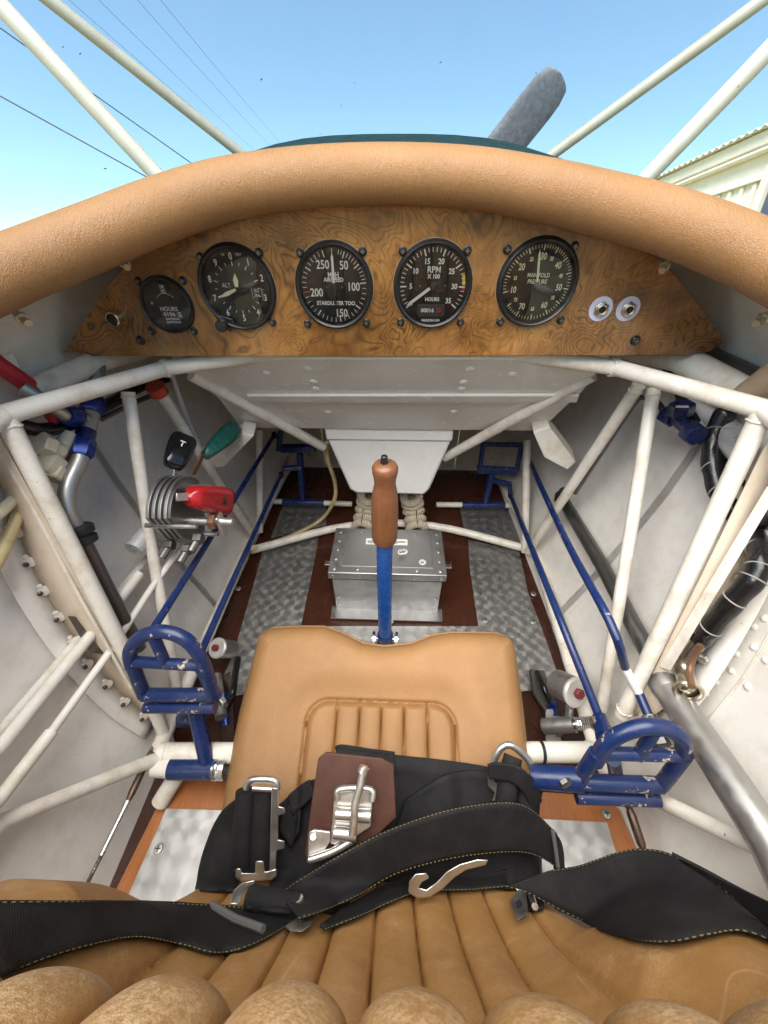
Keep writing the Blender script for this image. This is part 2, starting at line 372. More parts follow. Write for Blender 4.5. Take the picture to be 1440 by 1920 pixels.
def part(name, mb, mat, parent=None, sharp=35, bevel=0.0, kind=None, label=None, cat=None, group=None, origin=None, outside=False, subsurf=0, solid=0.0):
    me = bpy.data.meshes.new(name)
    c = Vector(origin) if origin is not None else (sum(mb.v, Vector()) / max(1, len(mb.v)))
    me.from_pydata([tuple(p - c) for p in mb.v], [], mb.f); me.validate()
    bm = bmesh.new(); bm.from_mesh(me); bmesh.ops.recalc_face_normals(bm, faces=bm.faces); bm.to_mesh(me); bm.free()
    me.shade_smooth()
    if sharp is not None: me.set_sharp_from_angle(angle=R(sharp))
    me.materials.append(MATS[mat])
    o = bpy.data.objects.new(name, me); COL.objects.link(o); WL[o.name] = c
    if parent is not None: o.parent = parent; o.location = c - WL[parent.name]
    else: o.location = c
    if bevel:
        b = o.modifiers.new('bevel', 'BEVEL'); b.width = bevel; b.segments = 2; b.limit_method = 'ANGLE'; b.angle_limit = R(40); b.harden_normals = False
    if solid:
        b = o.modifiers.new('solid', 'SOLIDIFY'); b.thickness = solid; b.offset = 0
    if subsurf:
        b = o.modifiers.new('sub', 'SUBSURF'); b.levels = subsurf; b.render_levels = subsurf
    for k, v in (('kind', kind), ('label', label), ('category', cat), ('group', group)):
        if v: o[k] = v
    if outside: OUTSIDE.add(o.name)
    return o
def twin(o, loc, parent=None, name=None):
    """copy of a small alike piece, sharing its mesh"""
    c = o.copy(); COL.objects.link(c); WL[c.name] = Vector(loc)
    if parent is not None: c.parent = parent; c.location = Vector(loc) - WL[parent.name]
    else: c.location = loc
    return c
def single(name, mb, mat, label, cat, **k): return part(name, mb, mat, None, label=label, cat=cat, **k)
def text(mb, body, size, o, ux=Vector((1, 0, 0)), uy=Vector((0, 0, 1)), xs=1.0, bold=0.0):
    cu = bpy.data.curves.new('t', 'FONT'); cu.body = body; cu.size = size; cu.align_x = 'CENTER'; cu.align_y = 'CENTER'; cu.resolution_u = 3; cu.offset = bold
    ob = bpy.data.objects.new('t', cu); COL.objects.link(ob)
    dg = bpy.context.evaluated_depsgraph_get(); me = bpy.data.meshes.new_from_object(ob.evaluated_get(dg))
    mb.add([Vector(o) + ux * v.co.x * xs + uy * v.co.y for v in me.vertices], [tuple(p.vertices) for p in me.polygons])
    bpy.data.objects.remove(ob); bpy.data.curves.remove(cu); bpy.data.meshes.remove(me)
X, Y, Z = Vector((1, 0, 0)), Vector((0, 1, 0)), Vector((0, 0, 1))
def V(*a): return Vector(a)
def lerp(a, b, t): return a + (b - a) * t
def sstep(a, b, x): t = min(1, max(0, (x - a) / (b - a))); return t * t * (3 - 2 * t)
def interp(x, pts):
    if x <= pts[0][0]: return pts[0][1]
    for (a, va), (b, vb) in zip(pts, pts[1:]):
        if x <= b: return va + (vb - va) * (x - a) / (b - a)
    return pts[-1][1]
def rivet_mesh(r=0.004, h=0.002, axis=Z): return MB().lathe([(r, 0), (r * 0.9, h * 0.6), (r * 0.5, h), (0.0001, h * 1.1)], (0, 0, 0), axis, 10)
# ------------------------------------------------------------------ ground and what stands on the field (world coordinates)
n = 40; rows = [[V(-600 + 1200 * i / n, -600 + 1200 * j / n, 0) for i in range(n + 1)] for j in range(n + 1)]
part('ground', MB().grid(rows), 'ground_grass', kind='structure', outside=True)
def W(p): return AIR @ Vector(p)
# hangar: long left wall, roof edge sighted at two bearings
HX, HY0, HY1, HZ = 13.0, 13.2, 34.0, 7.1
hg = thing('hangar', 'cream corrugated metal hangar beyond the right side of the cockpit', 'hangar', (HX + 4, 22, 0), outside=True)
part('wall', MB().box((HX + 4.5, (HY0 + HY1) / 2, HZ / 2 - 0.3), (9, HY1 - HY0, HZ - 0.6)), 'wall_cream', hg, outside=True)
k = 0; y = HY0 + 5.2
while y < HY1:
    mb = MB().box((HX - 0.05, y, HZ / 2 - 0.75), (0.10, 0.16, HZ - 1.9)); part('wall_rib', mb, 'wall_cream', hg, bevel=0.02); y += 0.62
part('fascia', MB().box((HX - 0.16, (HY0 + HY1) / 2, HZ - 0.42), (0.24, HY1 - HY0 + 0.4, 0.42)), 'wall_cream', hg, bevel=0.03)
part('gutter', MB().box((HX - 0.22, (HY0 + HY1) / 2, HZ - 0.80), (0.34, HY1 - HY0 + 0.4, 0.10)), 'wall_cream', hg, bevel=0.03)
part('trim_board', MB().box((HX - 0.10, (HY0 + HY1) / 2, HZ - 1.55), (0.16, HY1 - HY0, 0.22)), 'wall_cream', hg, bevel=0.02)
part('corner_post', MB().box((HX - 0.12, HY0 + 4.6, HZ / 2 - 0.6), (0.26, 0.3, HZ - 1.3)), 'roof_sheet', hg, bevel=0.02)
part('door', MB().box((HX - 0.04, HY0 + 2.3, HZ / 2 - 0.9), (0.1, 4.2, HZ - 1.9)), 'door_blue', hg)
rr = []
for (xx, zz) in ((HX - 0.55, HZ - 0.18), (HX + 4.5, HZ + 0.9)):
    r_ = []; yy = HY0 - 0.3
    while yy < HY1 + 0.3:
        r_.append(V(xx, yy, zz + 0.045 * math.sin(2 * math.pi * yy / 0.38))); yy += 0.38 / 8
    rr.append(r_)
part('roof', MB().grid(rr), 'roof_sheet', hg, solid=0.02, sharp=60)
# overhead power lines far to the left
for i, (a, b) in enumerate((((135, 0), (455, 280)), ((190, 0), (475, 280)), ((262, 0), (505, 272)), ((305, 0), (526, 268)))):
    p, q = W(at(*a, d=26)), W(at(*b, d=60)); e = (q - p) * 1.2
    pts = [p - (q - p) * 0.6 + e * 1.6 * t - Z * (1.0 * 4 * t * (1 - t) * 0.4 - 0.2) for t in [j / 24 for j in range(25)]]
    single('power_line', MB().tube(pts, 0.013, 6), 'wire_dark', ['thin overhead power line, leftmost of the four in the sky', 'thin overhead power line, second from the left of the four',
           'thin overhead power line, third from the left of the four', 'thin overhead power line, rightmost of the four in the sky'][i], 'power line', group='overhead power lines', outside=True)

# ------------------------------------------------------------------ the fuselage shell (aircraft coordinates from here on)
AX = 0.418; ZS = 0.50
def crest(y): return interp(y, [(-0.5, 0.645), (0.25, 0.652), (0.455, 0.684), (0.52, 0.696), (0.6, 0.7125), (0.8, 0.738), (1.0, 0.750), (1.3, 0.750), (1.7, 0.732), (2.05, 0.66)])
def half(y): return AX * interp(y, [(0.5, 1.0), (1.05, 0.95), (1.7, 0.9), (2.05, 0.62)])
LOW = [(0.50, 1.0), (0.42, 1.0), (0.34, 0.985), (0.26, 0.955), (0.19, 0.92), (0.12, 0.88), (0.05, 0.835), (0.0, 0.81), (-0.06, 0.74)]
def skin_x(z): return AX * interp(z, [(a, b) for a, b in sorted(LOW)])
def on_skin(px, py, s, lift=0.001):
    x = .40
    for _ in range(8): p = at(px, py, x=s * x); x = skin_x(p.z) - lift
    return at(px, py, x=s * x)
def arch_z(x, y): a = half(y); return ZS + (crest(y) - ZS) * math.sqrt(max(0.0, 1 - min(1, abs(x) / a) ** 3))
# centre line of the padded roll round the cockpit opening
ROLL = [((720, 328), .355), ((560, 336), .353), ((420, 358), .350), ((300, 396), .345), ((200, 436), .336), ((100, 476), .326), ((0, 517), .315), ((-120, 575), .298), ((-290, 690), .262)]
ROLR = [((880, 335), .354), ((1020, 358), .350), ((1130, 384), .345), ((1240, 413), .337), ((1340, 448), .327), ((1440, 493), .315), ((1560, 560), .296), ((1720, 670), .262)]
lft = [at(*p, d=d) for p, d in ROLL]; rgt = [at(*p, d=d) for p, d in ROLR]
def tail(s, p): return [p + V(s * 0.012, -0.10, -0.012), p + V(s * 0.010, -0.22, -0.012), p + V(-s * 0.02, -0.33, 0.0), p + V(-s * 0.10, -0.42, 0.01)]
lft += tail(-1, lft[-1]); rgt += tail(1, rgt[-1])
roll_path = smooth(lft[::-1] + rgt, 10)
def roll_x(y):
    best = min(((abs(p.y - y), abs(p.x)) for p in roll_path if p.x < 0 and p.y > -0.3), key=lambda q: q[0]); return best[1] if y < 0.45 else 0.0
def section(y, xin, off):
    """half outline from the opening edge out and down to the keel"""
    a = half(y); out = []; t0 = math.asin(min(0.999, (xin / a))) if xin > 0 else 0.0
    for i in range(15):
        t = t0 + (math.pi / 2 - t0) * i / 14; x = a * math.sin(t); out.append(V(x + off * math.sin(t), y, arch_z(x, y) + off * math.cos(t)))
    for (z, f) in LOW[1:]: out.append(V(a * f + off, y, z))
    return out
def mirror(ps, s): return [V(p.x * s, p.y, p.z) for p in ps]
def edge_section(p, off):
    """outline that starts on the centre line of the roll at p"""
    o = section(p.y, abs(p.x), off); dz = p.z - o[0].z
    return [V(q.x, q.y, q.z + dz * (1 - i / 14) ** 2 if i < 14 else q.z) for i, q in enumerate(o)]
sides = {}
for s, nm in ((-1, 'left'), (1, 'right')):
    t = thing('fuselage_side', 'white painted inner skin of the fuselage, %s side of the cockpit' % nm, 'fuselage side', (s * 0.4, 0.3, 0.0), group='fuselage sides'); sides[s] = t
    st = [p for p in roll_path[::2] if p.x * s > 0.006]
    st = st if s < 0 else st[::-1]
    st = sorted(st, key=lambda p: p.y)
    for nm2, off, mt in (('inner_skin', 0.0, 'skin_white'), ('outer_skin', 0.006, 'green_deck')):
        rows = [edge_section(p, off) for p in st] + [section(y, 0.0, off) for y in (0.458, 0.475, 0.50, 0.53, 0.56, 0.6, 0.66, 0.72, 0.8, 0.88, 0.96, 1.05)]
        part(nm2, MB().grid([mirror(r, s) for r in rows]), mt, t, sharp=60)
# engine cowling carried on from the deck
rows = []
for y in [1.05, 1.12, 1.25, 1.4, 1.6, 1.8, 1.95, 2.05]:
    h = section(y, 0.0, 0.006); low = [V(p.x, p.y, p.z * interp(y, [(1.05, 1), (2.05, 0.9)]) + 0.0) for p in h]
    rows.append([V(-p.x, p.y, p.z) for p in low[::-1]] + low[1:])
cw = thing('engine_cowling', 'dark green engine cowling ahead of the windshield', 'cowling', (0, 1.5, 0.3))
part('shell', MB().grid(rows), 'green_deck', cw, sharp=60)
part('nose_ring', MB().lathe([(0.12, 0), (0.255, 0.0), (0.27, -0.02)], (0, 2.05, 0.33), Y, 32), 'green_deck', cw)
# padded roll
def roll_r(p): return interp(abs(p.x), [(0, 0.0222), (0.12, 0.0224), (0.2, 0.0232), (0.32, 0.0240)])
cr = thing('cockpit_coaming', 'tan leather padded roll round the cockpit rim above the instrument panel', 'coaming', (0, 0.455, 0.66))
part('leather_roll', MB().tube(roll_path, [roll_r(p) for p in roll_path], 40), 'leather_roll', cr, sharp=None)
part('welt', MB().tube([p + V(0, 0.018, 0.021) * (1 if p.y > 0.2 else 0.6) for p in roll_path], 0.0016, 6), 'leather_seat', cr, sharp=None)
# windshield
base = [V(-0.40, 0.20, 0.60), V(-0.385, 0.33, 0.635), V(-0.30, 0.44, 0.672), V(-0.16, 0.50, 0.693), V(0, 0.515, 0.699), V(0.16, 0.50, 0.693), V(0.30, 0.44, 0.672), V(0.385, 0.33, 0.635), V(0.40, 0.20, 0.60)]
base = smooth(base, 6); rows = [[V(p.x * (1 - 0.10 * t), p.y - 0.10 * t, p.z + 0.30 * t) for p in base] for t in [i / 8 for i in range(9)]]
ws = thing('windshield', 'clear scratched acrylic windshield above the leather roll', 'windshield', (0, 0.5, 0.69))
part('pane', MB().grid(rows), 'windshield_acrylic', ws, sharp=None)
for i, (px, py, s) in enumerate(((118, 88, .7), (150, 101, .8), (197, 316, 1.1), (490, 149, 1.0), (640, 197, .5), (600, 252, .5), (826, 117, .8), (1005, 137, .7), (1384, 162, .6), (665, 155, .5), (301, 316, .5))):
    r_ = ray(px, py); best = None
    for row in rows:
        for p in row:
            q = (p - CAMLOC); dd = (q.normalized() - r_.normalized()).length
            if best is None or dd < best[0]: best = (dd, q.length)
    c = CAMLOC + r_.normalized() * (best[1] - 0.004); a = random.uniform(0.9, 2.2); u, w, ax = frame_from(r_)
    dr = u * math.cos(a) + w * math.sin(a)
    part('bug_speck', MB().tube([c - dr * 0.0012 * s, c + dr * 0.0003 * s, c + dr * 0.0012 * s], [0.0001, 0.00045 * s, 0.00015], 6), 'speck', ws)
# upper wing that shades the cockpit, carried by the cabane struts
WZ = 0.68 + 0.80
def wing_sec(x):
    y0 = 1.75 - 0.10 * abs(x); ch = 1.05; pts = []
    for i in range(13):
        t = i / 12; pts.append(V(x, y0 - ch * (t ** 1.4), WZ + 0.06 * math.sin(math.pi * t ** 0.75) + 0.012))
    for i in range(12, -1, -1):
        t = i / 12; pts.append(V(x, y0 - ch * (t ** 1.4), WZ - 0.012 * math.sin(math.pi * t) - 0.002))
    return pts
wg = thing('upper_wing', 'white fabric covered upper wing above the cockpit', 'wing', (0, 1.2, WZ))
part('wing_panel', MB().grid([wing_sec(-3.4 + 6.8 * i / 34) for i in range(35)], close=True), 'wing_cloth', wg, sharp=50)
# cabane struts (splayed steel tubes), tops fixed in the wing
def strut(pb, db, pt, dt, r0, label):
    b, t_ = at(*pb, d=db), at(*pt, d=dt); e = (t_ - b); k = (WZ - b.z) / e.z
    t = thing('cabane_strut', label, 'strut', b, group='cabane struts')
    foot = b - e.normalized() * 0.10
    part('tube', MB().tube([foot, b, b + e * k], r0, 20), 'strut_cream_shaded', t)
    part('end_plate', MB().box(b + e * (k * 0.985), (0.05, 0.05, 0.02)), 'strut_cream_shaded', t, bevel=0.004)
    return t
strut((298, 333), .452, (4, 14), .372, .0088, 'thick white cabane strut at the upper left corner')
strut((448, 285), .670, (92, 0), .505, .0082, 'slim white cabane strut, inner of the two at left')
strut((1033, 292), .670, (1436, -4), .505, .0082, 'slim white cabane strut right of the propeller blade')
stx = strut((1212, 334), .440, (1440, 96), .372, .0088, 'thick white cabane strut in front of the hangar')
# bracing wires
for (a, da, b, db, lab) in (((268, 328), .80, (0, 180), .72, 'dark bracing wire crossing behind the thick left strut, lower of two'), ((366, 311), .95, (-5, 49), .80, 'dark bracing wire between the two left struts, upper of two')):
    p, q = at(*a, d=da), at(*b, d=db); e = q - p
    single('bracing_wire', MB().tube([p - e * 0.3, q + e * 2.2], 0.0011, 8), 'wire_dark', lab, 'wire', group='bracing wires')
# propeller
pr = thing('propeller', 'grey metal propeller blade sticking up beyond the cowling', 'propeller', (0, 2.2, 0.33))
tip = at(1052, 138, y=2.2); hub = V(0.0, 2.2, 0.33); ax = (tip - hub); L = ax.length; ax.normalize(); side = ax.cross(Y).normalized()
for s in (1, -1):
    rows = []
    for t in [0.05 + 0.93 * i / 22 for i in range(23)] + [.985, .989, .992, .995, .9975, .999, 1.0]:
        ch = interp(t, [(0.05, .05), (0.2, .085), (0.45, .142), (0.7, .150), (0.88, .146), (0.93, .140), (0.96, .130), (0.98, .112), (0.989, .090), (0.995, .062), (0.999, .028), (1.0, .006)])
        tw = R(interp(t, [(0.05, 55), (0.5, 28), (1, 16)])); th = interp(t, [(0.05, .05), (0.3, .028), (1, .006)])
        cdir = (side * s) * math.cos(tw) + Y * math.sin(tw); nrm = ax * s; nrm = cdir.cross(nrm).normalized(); c = hub + ax * s * (L * t)
        rows.append([c + cdir * (ch / 2 * math.cos(g)) + nrm * (th / 2 * math.sin(g)) for g in [2 * math.pi * k / 14 for k in range(14)]])
    part('blade', MB().grid(rows, close=True), 'prop_metal', pr, sharp=60)
part('hub', MB().lathe([(0.05, -0.06), (0.09, -0.05), (0.09, 0.05), (0.05, 0.09), (0.001, 0.12)], hub, Y, 24), 'prop_metal', pr)
part('shaft', MB().tube([hub - Y * 0.3, hub], 0.04, 16), 'dark_pipe', pr)

# ------------------------------------------------------------------ floor
fl = thing('cockpit_floor', 'red brown varnished plywood floor under the seat and battery box', 'floor', (0, 0.5, 0))
part('plywood_sheet', MB().box((0, 0.43, -0.006), (0.69, 1.22, 0.012)), 'floor_ply', fl)
def fpoly(pix, z, th, name, mat, parent, bevel=0.0): return part(name, MB().prism([at(*p, z=z) for p in pix], V(0, 0, -th)), mat, parent, bevel=bevel, sharp=30)
fpoly([(497, 1016), (598, 1003), (590, 1050), (566, 1165), (545, 1290), (400, 1310), (438, 1225), (480, 1080)], .003, .0015, 'tread_plate', 'alu_turned', fl)
fpoly([(878, 1012), (973, 1033), (990, 1110), (1022, 1195), (1045, 1262), (1048, 1290), (935, 1300), (915, 1250), (897, 1175), (880, 1060)], .003, .0015, 'tread_plate', 'alu_turned', fl)
fpoly([(530, 948), (612, 948), (612, 984), (508, 1008)], .003, .0015, 'tread_plate', 'alu_turned', fl)
fpoly([(862, 950), (958, 950), (975, 1016), (870, 992)], .003, .0015, 'tread_plate', 'alu_turned', fl)
fpoly([(560, 1174), (900, 1174), (935, 1330), (520, 1330)], .005, .0015, 'centre_plate', 'alu_turned', fl)
scr = None
def screw_head(c, axis, r, parent, mat='zinc', slot=True, name='screw'):
    o = part(name, MB().lathe([(r, 0), (r, r * 0.25), (r * 0.8, r * 0.5), (0.0001, r * 0.58)], c, axis, 14), mat, parent)
    if slot:
        u, w, a = frame_from(axis); k = Vector(c) + Vector(axis).normalized() * r * 0.55
        part('slot', MB().box(k, (r * 1.2, r * 0.22, r * 0.12), (u, w, a)).box(k, (r * 0.22, r * 1.2, r * 0.12), (u, w, a)), 'gasket_dark', o)
    return o
for p in ((735, 1128), (733, 1166), (447, 1104), (1000, 1114), (910, 1163), (1000, 1165), (1028, 1002)): screw_head(at(*p, z=.003), Z, .006, fl)
# rear side boards, each with its own plate
for (wd, pl, scs, lab) in ((((330, 1452), (436, 1456), (430, 1730), (186, 1730), (300, 1500)), ((312, 1516), (440, 1520), (440, 1720), (222, 1720)), ((308, 1502), (298, 1592)), 'orange varnished wood floor board left of the seat'),
                           (((985, 1482), (1128, 1492), (1160, 1516), (1216, 1640), (1216, 1700), (985, 1700)), ((985, 1534), (1138, 1542), (1168, 1640), (1170, 1690), (985, 1690)), ((1136, 1526),), 'orange varnished wood floor board right of the seat')):
    b = thing('floor_board', lab, 'floor board', at(*wd[0], z=0.0), group='rear floor boards')
    fpoly(wd, .022, .014, 'board', 'board_orange', b, .001)
    fpoly(pl, .0245, .0015, 'scuff_plate', 'alu_turned', b)
    for p in scs: screw_head(at(*p, z=.0245), Z, .0062, b)
# firewall at the front and bulkhead behind the seat
fwt = thing('firewall', 'cream stained firewall at the front end of the footwell', 'firewall', (0, 1.03, 0))
for (x0, x1) in ((-0.41, -0.21), (-0.208, 0.0), (0.002, 0.2), (0.202, 0.41)):
    for (z0, z1) in ((-0.05, 0.14), (0.142, 0.30), (0.302, 0.66)):
        part('panel', MB().box(((x0 + x1) / 2, 1.03, (z0 + z1) / 2), (x1 - x0, 0.012, z1 - z0)), 'firewall_paint', fwt, bevel=.002)
single('rear_bulkhead', MB().box((0, -0.36, 0.28), (0.80, 0.012, 0.70)), 'skin_white', 'white bulkhead behind the seat back', 'bulkhead')

# ------------------------------------------------------------------ steel tube frame
fr = thing('steel_tube_frame', 'white painted welded steel tube frame lining both cockpit sides', 'tube frame', (0, 0.4, 0.3))
def tb(pts, r, sm=0, mat='tube_white', seg=18): return part('tube', MB().tube(pts, r, seg, sm=sm), mat, fr)
NL, NR = at(312, 690, y=.497), at(1150, 688, y=.497)
EL, ER = at(8, 778, d=.362), at(1432, 768, d=.362)
tb([NL, lerp(NL, NR, .2) + V(0, .012, .012), lerp(NL, NR, .5) + V(0, .03, .03), lerp(NL, NR, .8) + V(0, .012, .012), NR], .0098, 6)
tb([NL, EL + (EL - NL) * .1], .0094); tb([NR, ER + (ER - NR) * .1], .0094)
for c, s in ((NL, -1), (NR, 1)):
    part('weld_bead', MB().tube([c + (V(0, .0, .0)) - V(s * .004, 0, 0), c + V(s * .004, 0, 0)], .0118, 18), 'tube_white', fr)
tb([EL, V(-.392, -.34, .47)], .0094); tb([ER, V(.392, -.34, .47)], .0094)
tb([EL, at(296, 1345, x=-.316), at(316, 1396, x=-.312)], .0088); tb([ER, at(1166, 1342, x=.318)], .0090)
tb([at(240, 735, x=-.335), at(290, 1060, x=-.335), at(333, 1300, x=-.322)], .0080)
tb([at(1226, 728, x=.345), at(1128, 1330, x=.325)], .0080)
tb([at(292, 722, x=-.335), at(470, 996, x=-.322)], .0084)
tb([at(1198, 722, x=.335), at(990, 1034, x=.322)], .0086)
tb([at(487, 806, x=-.305), at(487, 998, z=.02)], .0085); tb([at(988, 826, x=.315), at(984, 1036, z=.02)], .0085)
tb([at(358, 702, y=.53), at(606, 838, y=.69)], .0092); tb([at(1112, 702, y=.53), at(834, 858, y=.69)], .0092)
tb([at(470, 1032, z=.022), at(655, 986, z=.022), at(810, 986, z=.022), at(1000, 1032, z=.022)], .0098, 5)
CT0, CT1 = at(300, 1412, z=.085), at(1120, 1410, z=.085)
tb([CT0, CT1], .0132)
tb([at(300, 1420, z=.085), at(0, 1542, x=-.365), V(-.385, -.34, .36)], .0084); tb([at(1130, 1440, z=.085), at(1240, 1502, x=.325), at(1445, 1602, x=.36), V(.385, -.34, .33)], .0086)
tb([at(340, 1440, z=.06), at(300, 1505, z=.03)], .0115)
def weld(p, axis, r):
    u, w, ax_ = frame_from(axis); k = 26
    pts = [Vector(p) + (u * math.cos(2 * math.pi * i / k) + w * math.sin(2 * math.pi * i / k)) * r + ax_ * random.uniform(-.0012, .0012) for i in range(k)]
    part('weld_bead', MB().tube(pts + [pts[0]], [random.uniform(.0008, .0016) for _ in range(k)] + [.0012], 8, caps=False), 'tube_white', fr, sharp=None)
T2b, R2b = at(316, 1396, x=-.312), at(1166, 1342, x=.318)
for p, q_, r_, k_ in ((EL, T2b, .0088, .0115), (T2b, EL, .0088, .012), (ER, R2b, .0090, .0115), (R2b, ER, .0090, .010), (at(240, 735, x=-.335), at(290, 1060, x=-.335), .0080, .006), (at(1226, 728, x=.345), at(1128, 1330, x=.325), .0080, .009), (at(1198, 722, x=.335), at(990, 1034, x=.322), .0086, .009), (NL, EL, .0094, .004), (NR, ER, .0094, .004), (CT0, CT1, .0132, .010), (CT1, CT0, .0132, .012)):
    e_ = (q_ - p).normalized(); weld(p + e_ * k_, e_, r_)
# upper longerons behind the panel ends
tb([at(60, 735, x=-.385), at(175, 680, x=-.375), V(-.36, .75, .47), V(-.35, 1.03, .44)], .0125)
tb([at(1400, 742, x=.39), at(1275, 672, x=.37), V(.36, .75, .47), V(.35, 1.03, .44)], .0165)
tb([at(1440, 716, x=.41), at(1330, 664, x=.40), V(.39, .7, .48)], .009, 0, 'dark_pipe')
# lower longerons running forward
tb([CT0 + V(-.01, 0, -.01), at(470, 1010, z=.03), V(-.31, 1.03, .03)], .0105); tb([CT1, at(1000, 1020, z=.03), V(.31, 1.03, .03)], .0105)
part('cable_tie', MB().lathe([(.0132, -.002), (.0145, -.002), (.0145, .002), (.0132, .002)], lerp(CT0, CT1, .872), X, 20, caps=False), 'rubber', fr)
part('band_clamp', MB().tube([at(1050, 938, x=.331), at(1060, 922, x=.331)], .0112, 18), 'rubber', fr)
part('hose_clamp', MB().tube([at(290, 724, x=-.335), at(299, 738, x=-.335)], .0135, 18), 'red_clamp', fr)
# linkage rods on the left side (chipped white)
for (pts, r, lab) in (([V(-.38, -.34, .40), at(0, 1402, x=-.372), at(190, 1166, x=-.362), at(262, 1075, x=-.345)], .0068, 'thick chipped white push rod along the lower left side, upper of two'),
                      ([V(-.365, -.34, .36), at(0, 1497, x=-.358), at(97, 1372, x=-.352)], .0066, None)):
    if lab: single('push_rod', MB().tube(pts, r, 16), 'tube_chipped', lab, 'push rod', group='white push rods')
    else:
        t = thing('push_rod', 'thin stepped white push rod along the lower left side, lower of two', 'push rod', pts[1], group='white push rods')
        part('sleeve', MB().tube(pts, r, 16), 'tube_white', t)
        part('rod', MB().tube([pts[-1], at(210, 1216, x=-.345), at(287, 1098, x=-.335), at(345, 1020, x=-.31)], .0046, 14), 'tube_chipped', t)
single('side_rail', MB().tube([V(-.395, -.34, .42), at(0, 1372, x=-.388), at(180, 1160, x=-.378), at(300, 1020, x=-.36)], .0052, 14), 'tube_white', 'narrow beige rail just above the thick chipped push rod', 'rail')

# ------------------------------------------------------------------ fuel tank and sump under the panel
tk = thing('fuel_tank', 'glossy white riveted fuel tank underside below the instrument panel', 'fuel tank', (0, .57, .42))
pa, pb_ = V(0, .505, .510), V(0, .655, .330); td = (pb_ - pa).normalized(); tn = V(0, td.z, -td.y) if td.z < 0 else V(0, -td.z, td.y)
tn = V(0, -td.z, td.y).normalized()    # points forward and up, into the tank
def tkp(px, py, off=0.0): return on_plane(px, py, pa - tn * off, tn)
tank_out = [(318, 672), (1146, 672), (1118, 704), (1092, 737), (1078, 748), (1018, 806), (1000, 809), (462, 803), (446, 798), (408, 748), (394, 737), (352, 704)]
part('tank_bottom', MB().prism([tkp(*p) for p in tank_out], tn * .14), 'tank_white', tk, bevel=.004)
part('stiffener', MB().prism([tkp(462, 737, .0), tkp(1086, 736, .0), tkp(1082, 750, .0), tkp(466, 750, .0)], -tn * .005), 'tank_white', tk, bevel=.002)
rv = None
for p in ((577, 692), (588, 716), (592, 729), (604, 754), (615, 773), (880, 692), (869, 717), (866, 729), (856, 754), (851, 772), (500, 700), (960, 702)):
    c = tkp(*p)
    if rv is None: rv = part('rivet', MB().lathe([(.0062, 0), (.0058, .0012), (.003, .0022), (.0001, .0025)], c, -tn, 14), 'tank_white', tk, origin=c)
    else: twin(rv, c, tk)
sp = thing('fuel_sump', 'white tapered sump box hanging below the fuel tank', 'sump', (0, .69, .2))
f0 = [at(607, 797, y=.66), at(850, 797, y=.66), at(848, 828, y=.662), at(612, 826, y=.662)]
part('flange', MB().prism([at(607, 797, y=.656), at(852, 798, y=.656), at(848, 828, y=.656), at(612, 825, y=.656)], V(0, .02, 0)), 'sump_white', sp, bevel=.003)
part('sump_box', MB().prism([at(613, 812, y=.662), at(847, 812, y=.662), at(846, 828, y=.662), at(806, 918, y=.662), at(796, 929, y=.662), at(668, 926, y=.662), at(655, 918, y=.662), at(614, 826, y=.662)], V(0, .10, 0)), 'sump_white', sp, bevel=.006)
part('seam_bead', MB().tube([at(608 + i * 16, 797 + random.uniform(-2, 2), y=.655) for i in range(16)], .0022, 8, sm=3), 'sump_white', sp)
for s, pts in ((-1, [(470, 812), (395, 790), (352, 738), (470, 812)]), ):
    pass
# side gussets beside the tank
for lab, poly, in (('white angle bracket at the lower left corner of the fuel tank', [(452, 812), (476, 818), (420, 876), (372, 878), (400, 850)]), ('white angle bracket at the lower right corner of the fuel tank', [(1000, 812), (1030, 800), (1080, 866), (1064, 882), (1020, 858)])):
    yy = .60; single('tank_bracket', MB().prism([at(*p, y=yy + .0) for p in poly], V(0, .03, .01)), 'tube_white', lab, 'bracket', bevel=.002, group='tank brackets')
# ------------------------------------------------------------------ instrument panel
PY = 0.480                                    # face of the panel
ip = thing('dashboard', 'burl wood veneer instrument panel below the leather roll', 'instrument panel', (0, PY, .52))
po = [(118, 661), (150, 612), (190, 552), (235, 498), (330, 430), (420, 392), (560, 366), (720, 358), (850, 366), (960, 388), (1060, 420), (1200, 460), (1243, 490), (1300, 555), (1345, 618), (1358, 642), (1330, 660), (1300, 660), (1296, 666), (720, 668), (165, 668), (160, 661)]
part('veneer_board', MB().prism([at(*p, y=PY) for p in po], V(0, .006, 0)), 'burl_wood', ip, bevel=.0008)
def pscrew(px, py, parent, r=.0036):
    c = at(px, py, y=PY); o = part('screw', MB().lathe([(r * 1.25, 0), (r * 1.2, .0008), (r, .0012), (r, .0026), (r * .8, .0036), (.0001, .004)], c, -Y, 18), 'black_plastic', parent, origin=c)
    k = c - Y * .0039
    part('slot', MB().box(k, (r * 1.25, .0006, r * .28)).box(k, (r * .28, .0007, r * 1.25)), 'dark_pipe', o)
pscrew(264, 638, ip, .0045); pscrew(1191, 638, ip, .0045)
def disc(c, r, y, seg=48): return MB().lathe([(0.0001, 0), (r, 0)], V(c.x, y, c.z), -Y, seg, hint=X)
def polar(c, a, r, y):                         # a: degrees clockwise from the top
    return V(c.x + r * math.sin(R(a)), y, c.z + r * math.cos(R(a)))
def tick(mb, c, a, r0, r1, w, y):
    p, q = polar(c, a, r0, y), polar(c, a, r1, y); s = V(math.cos(R(a)), 0, -math.sin(R(a))) * w / 2
    mb.add([p - s, p + s, q + s, q - s], [(0, 1, 2, 3)])
def arcband(mb, c, a0, a1, r0, r1, y, n=10):
    mb.grid([[polar(c, lerp(a0, a1, i / n), r, y) for i in range(n + 1)] for r in (r0, r1)])
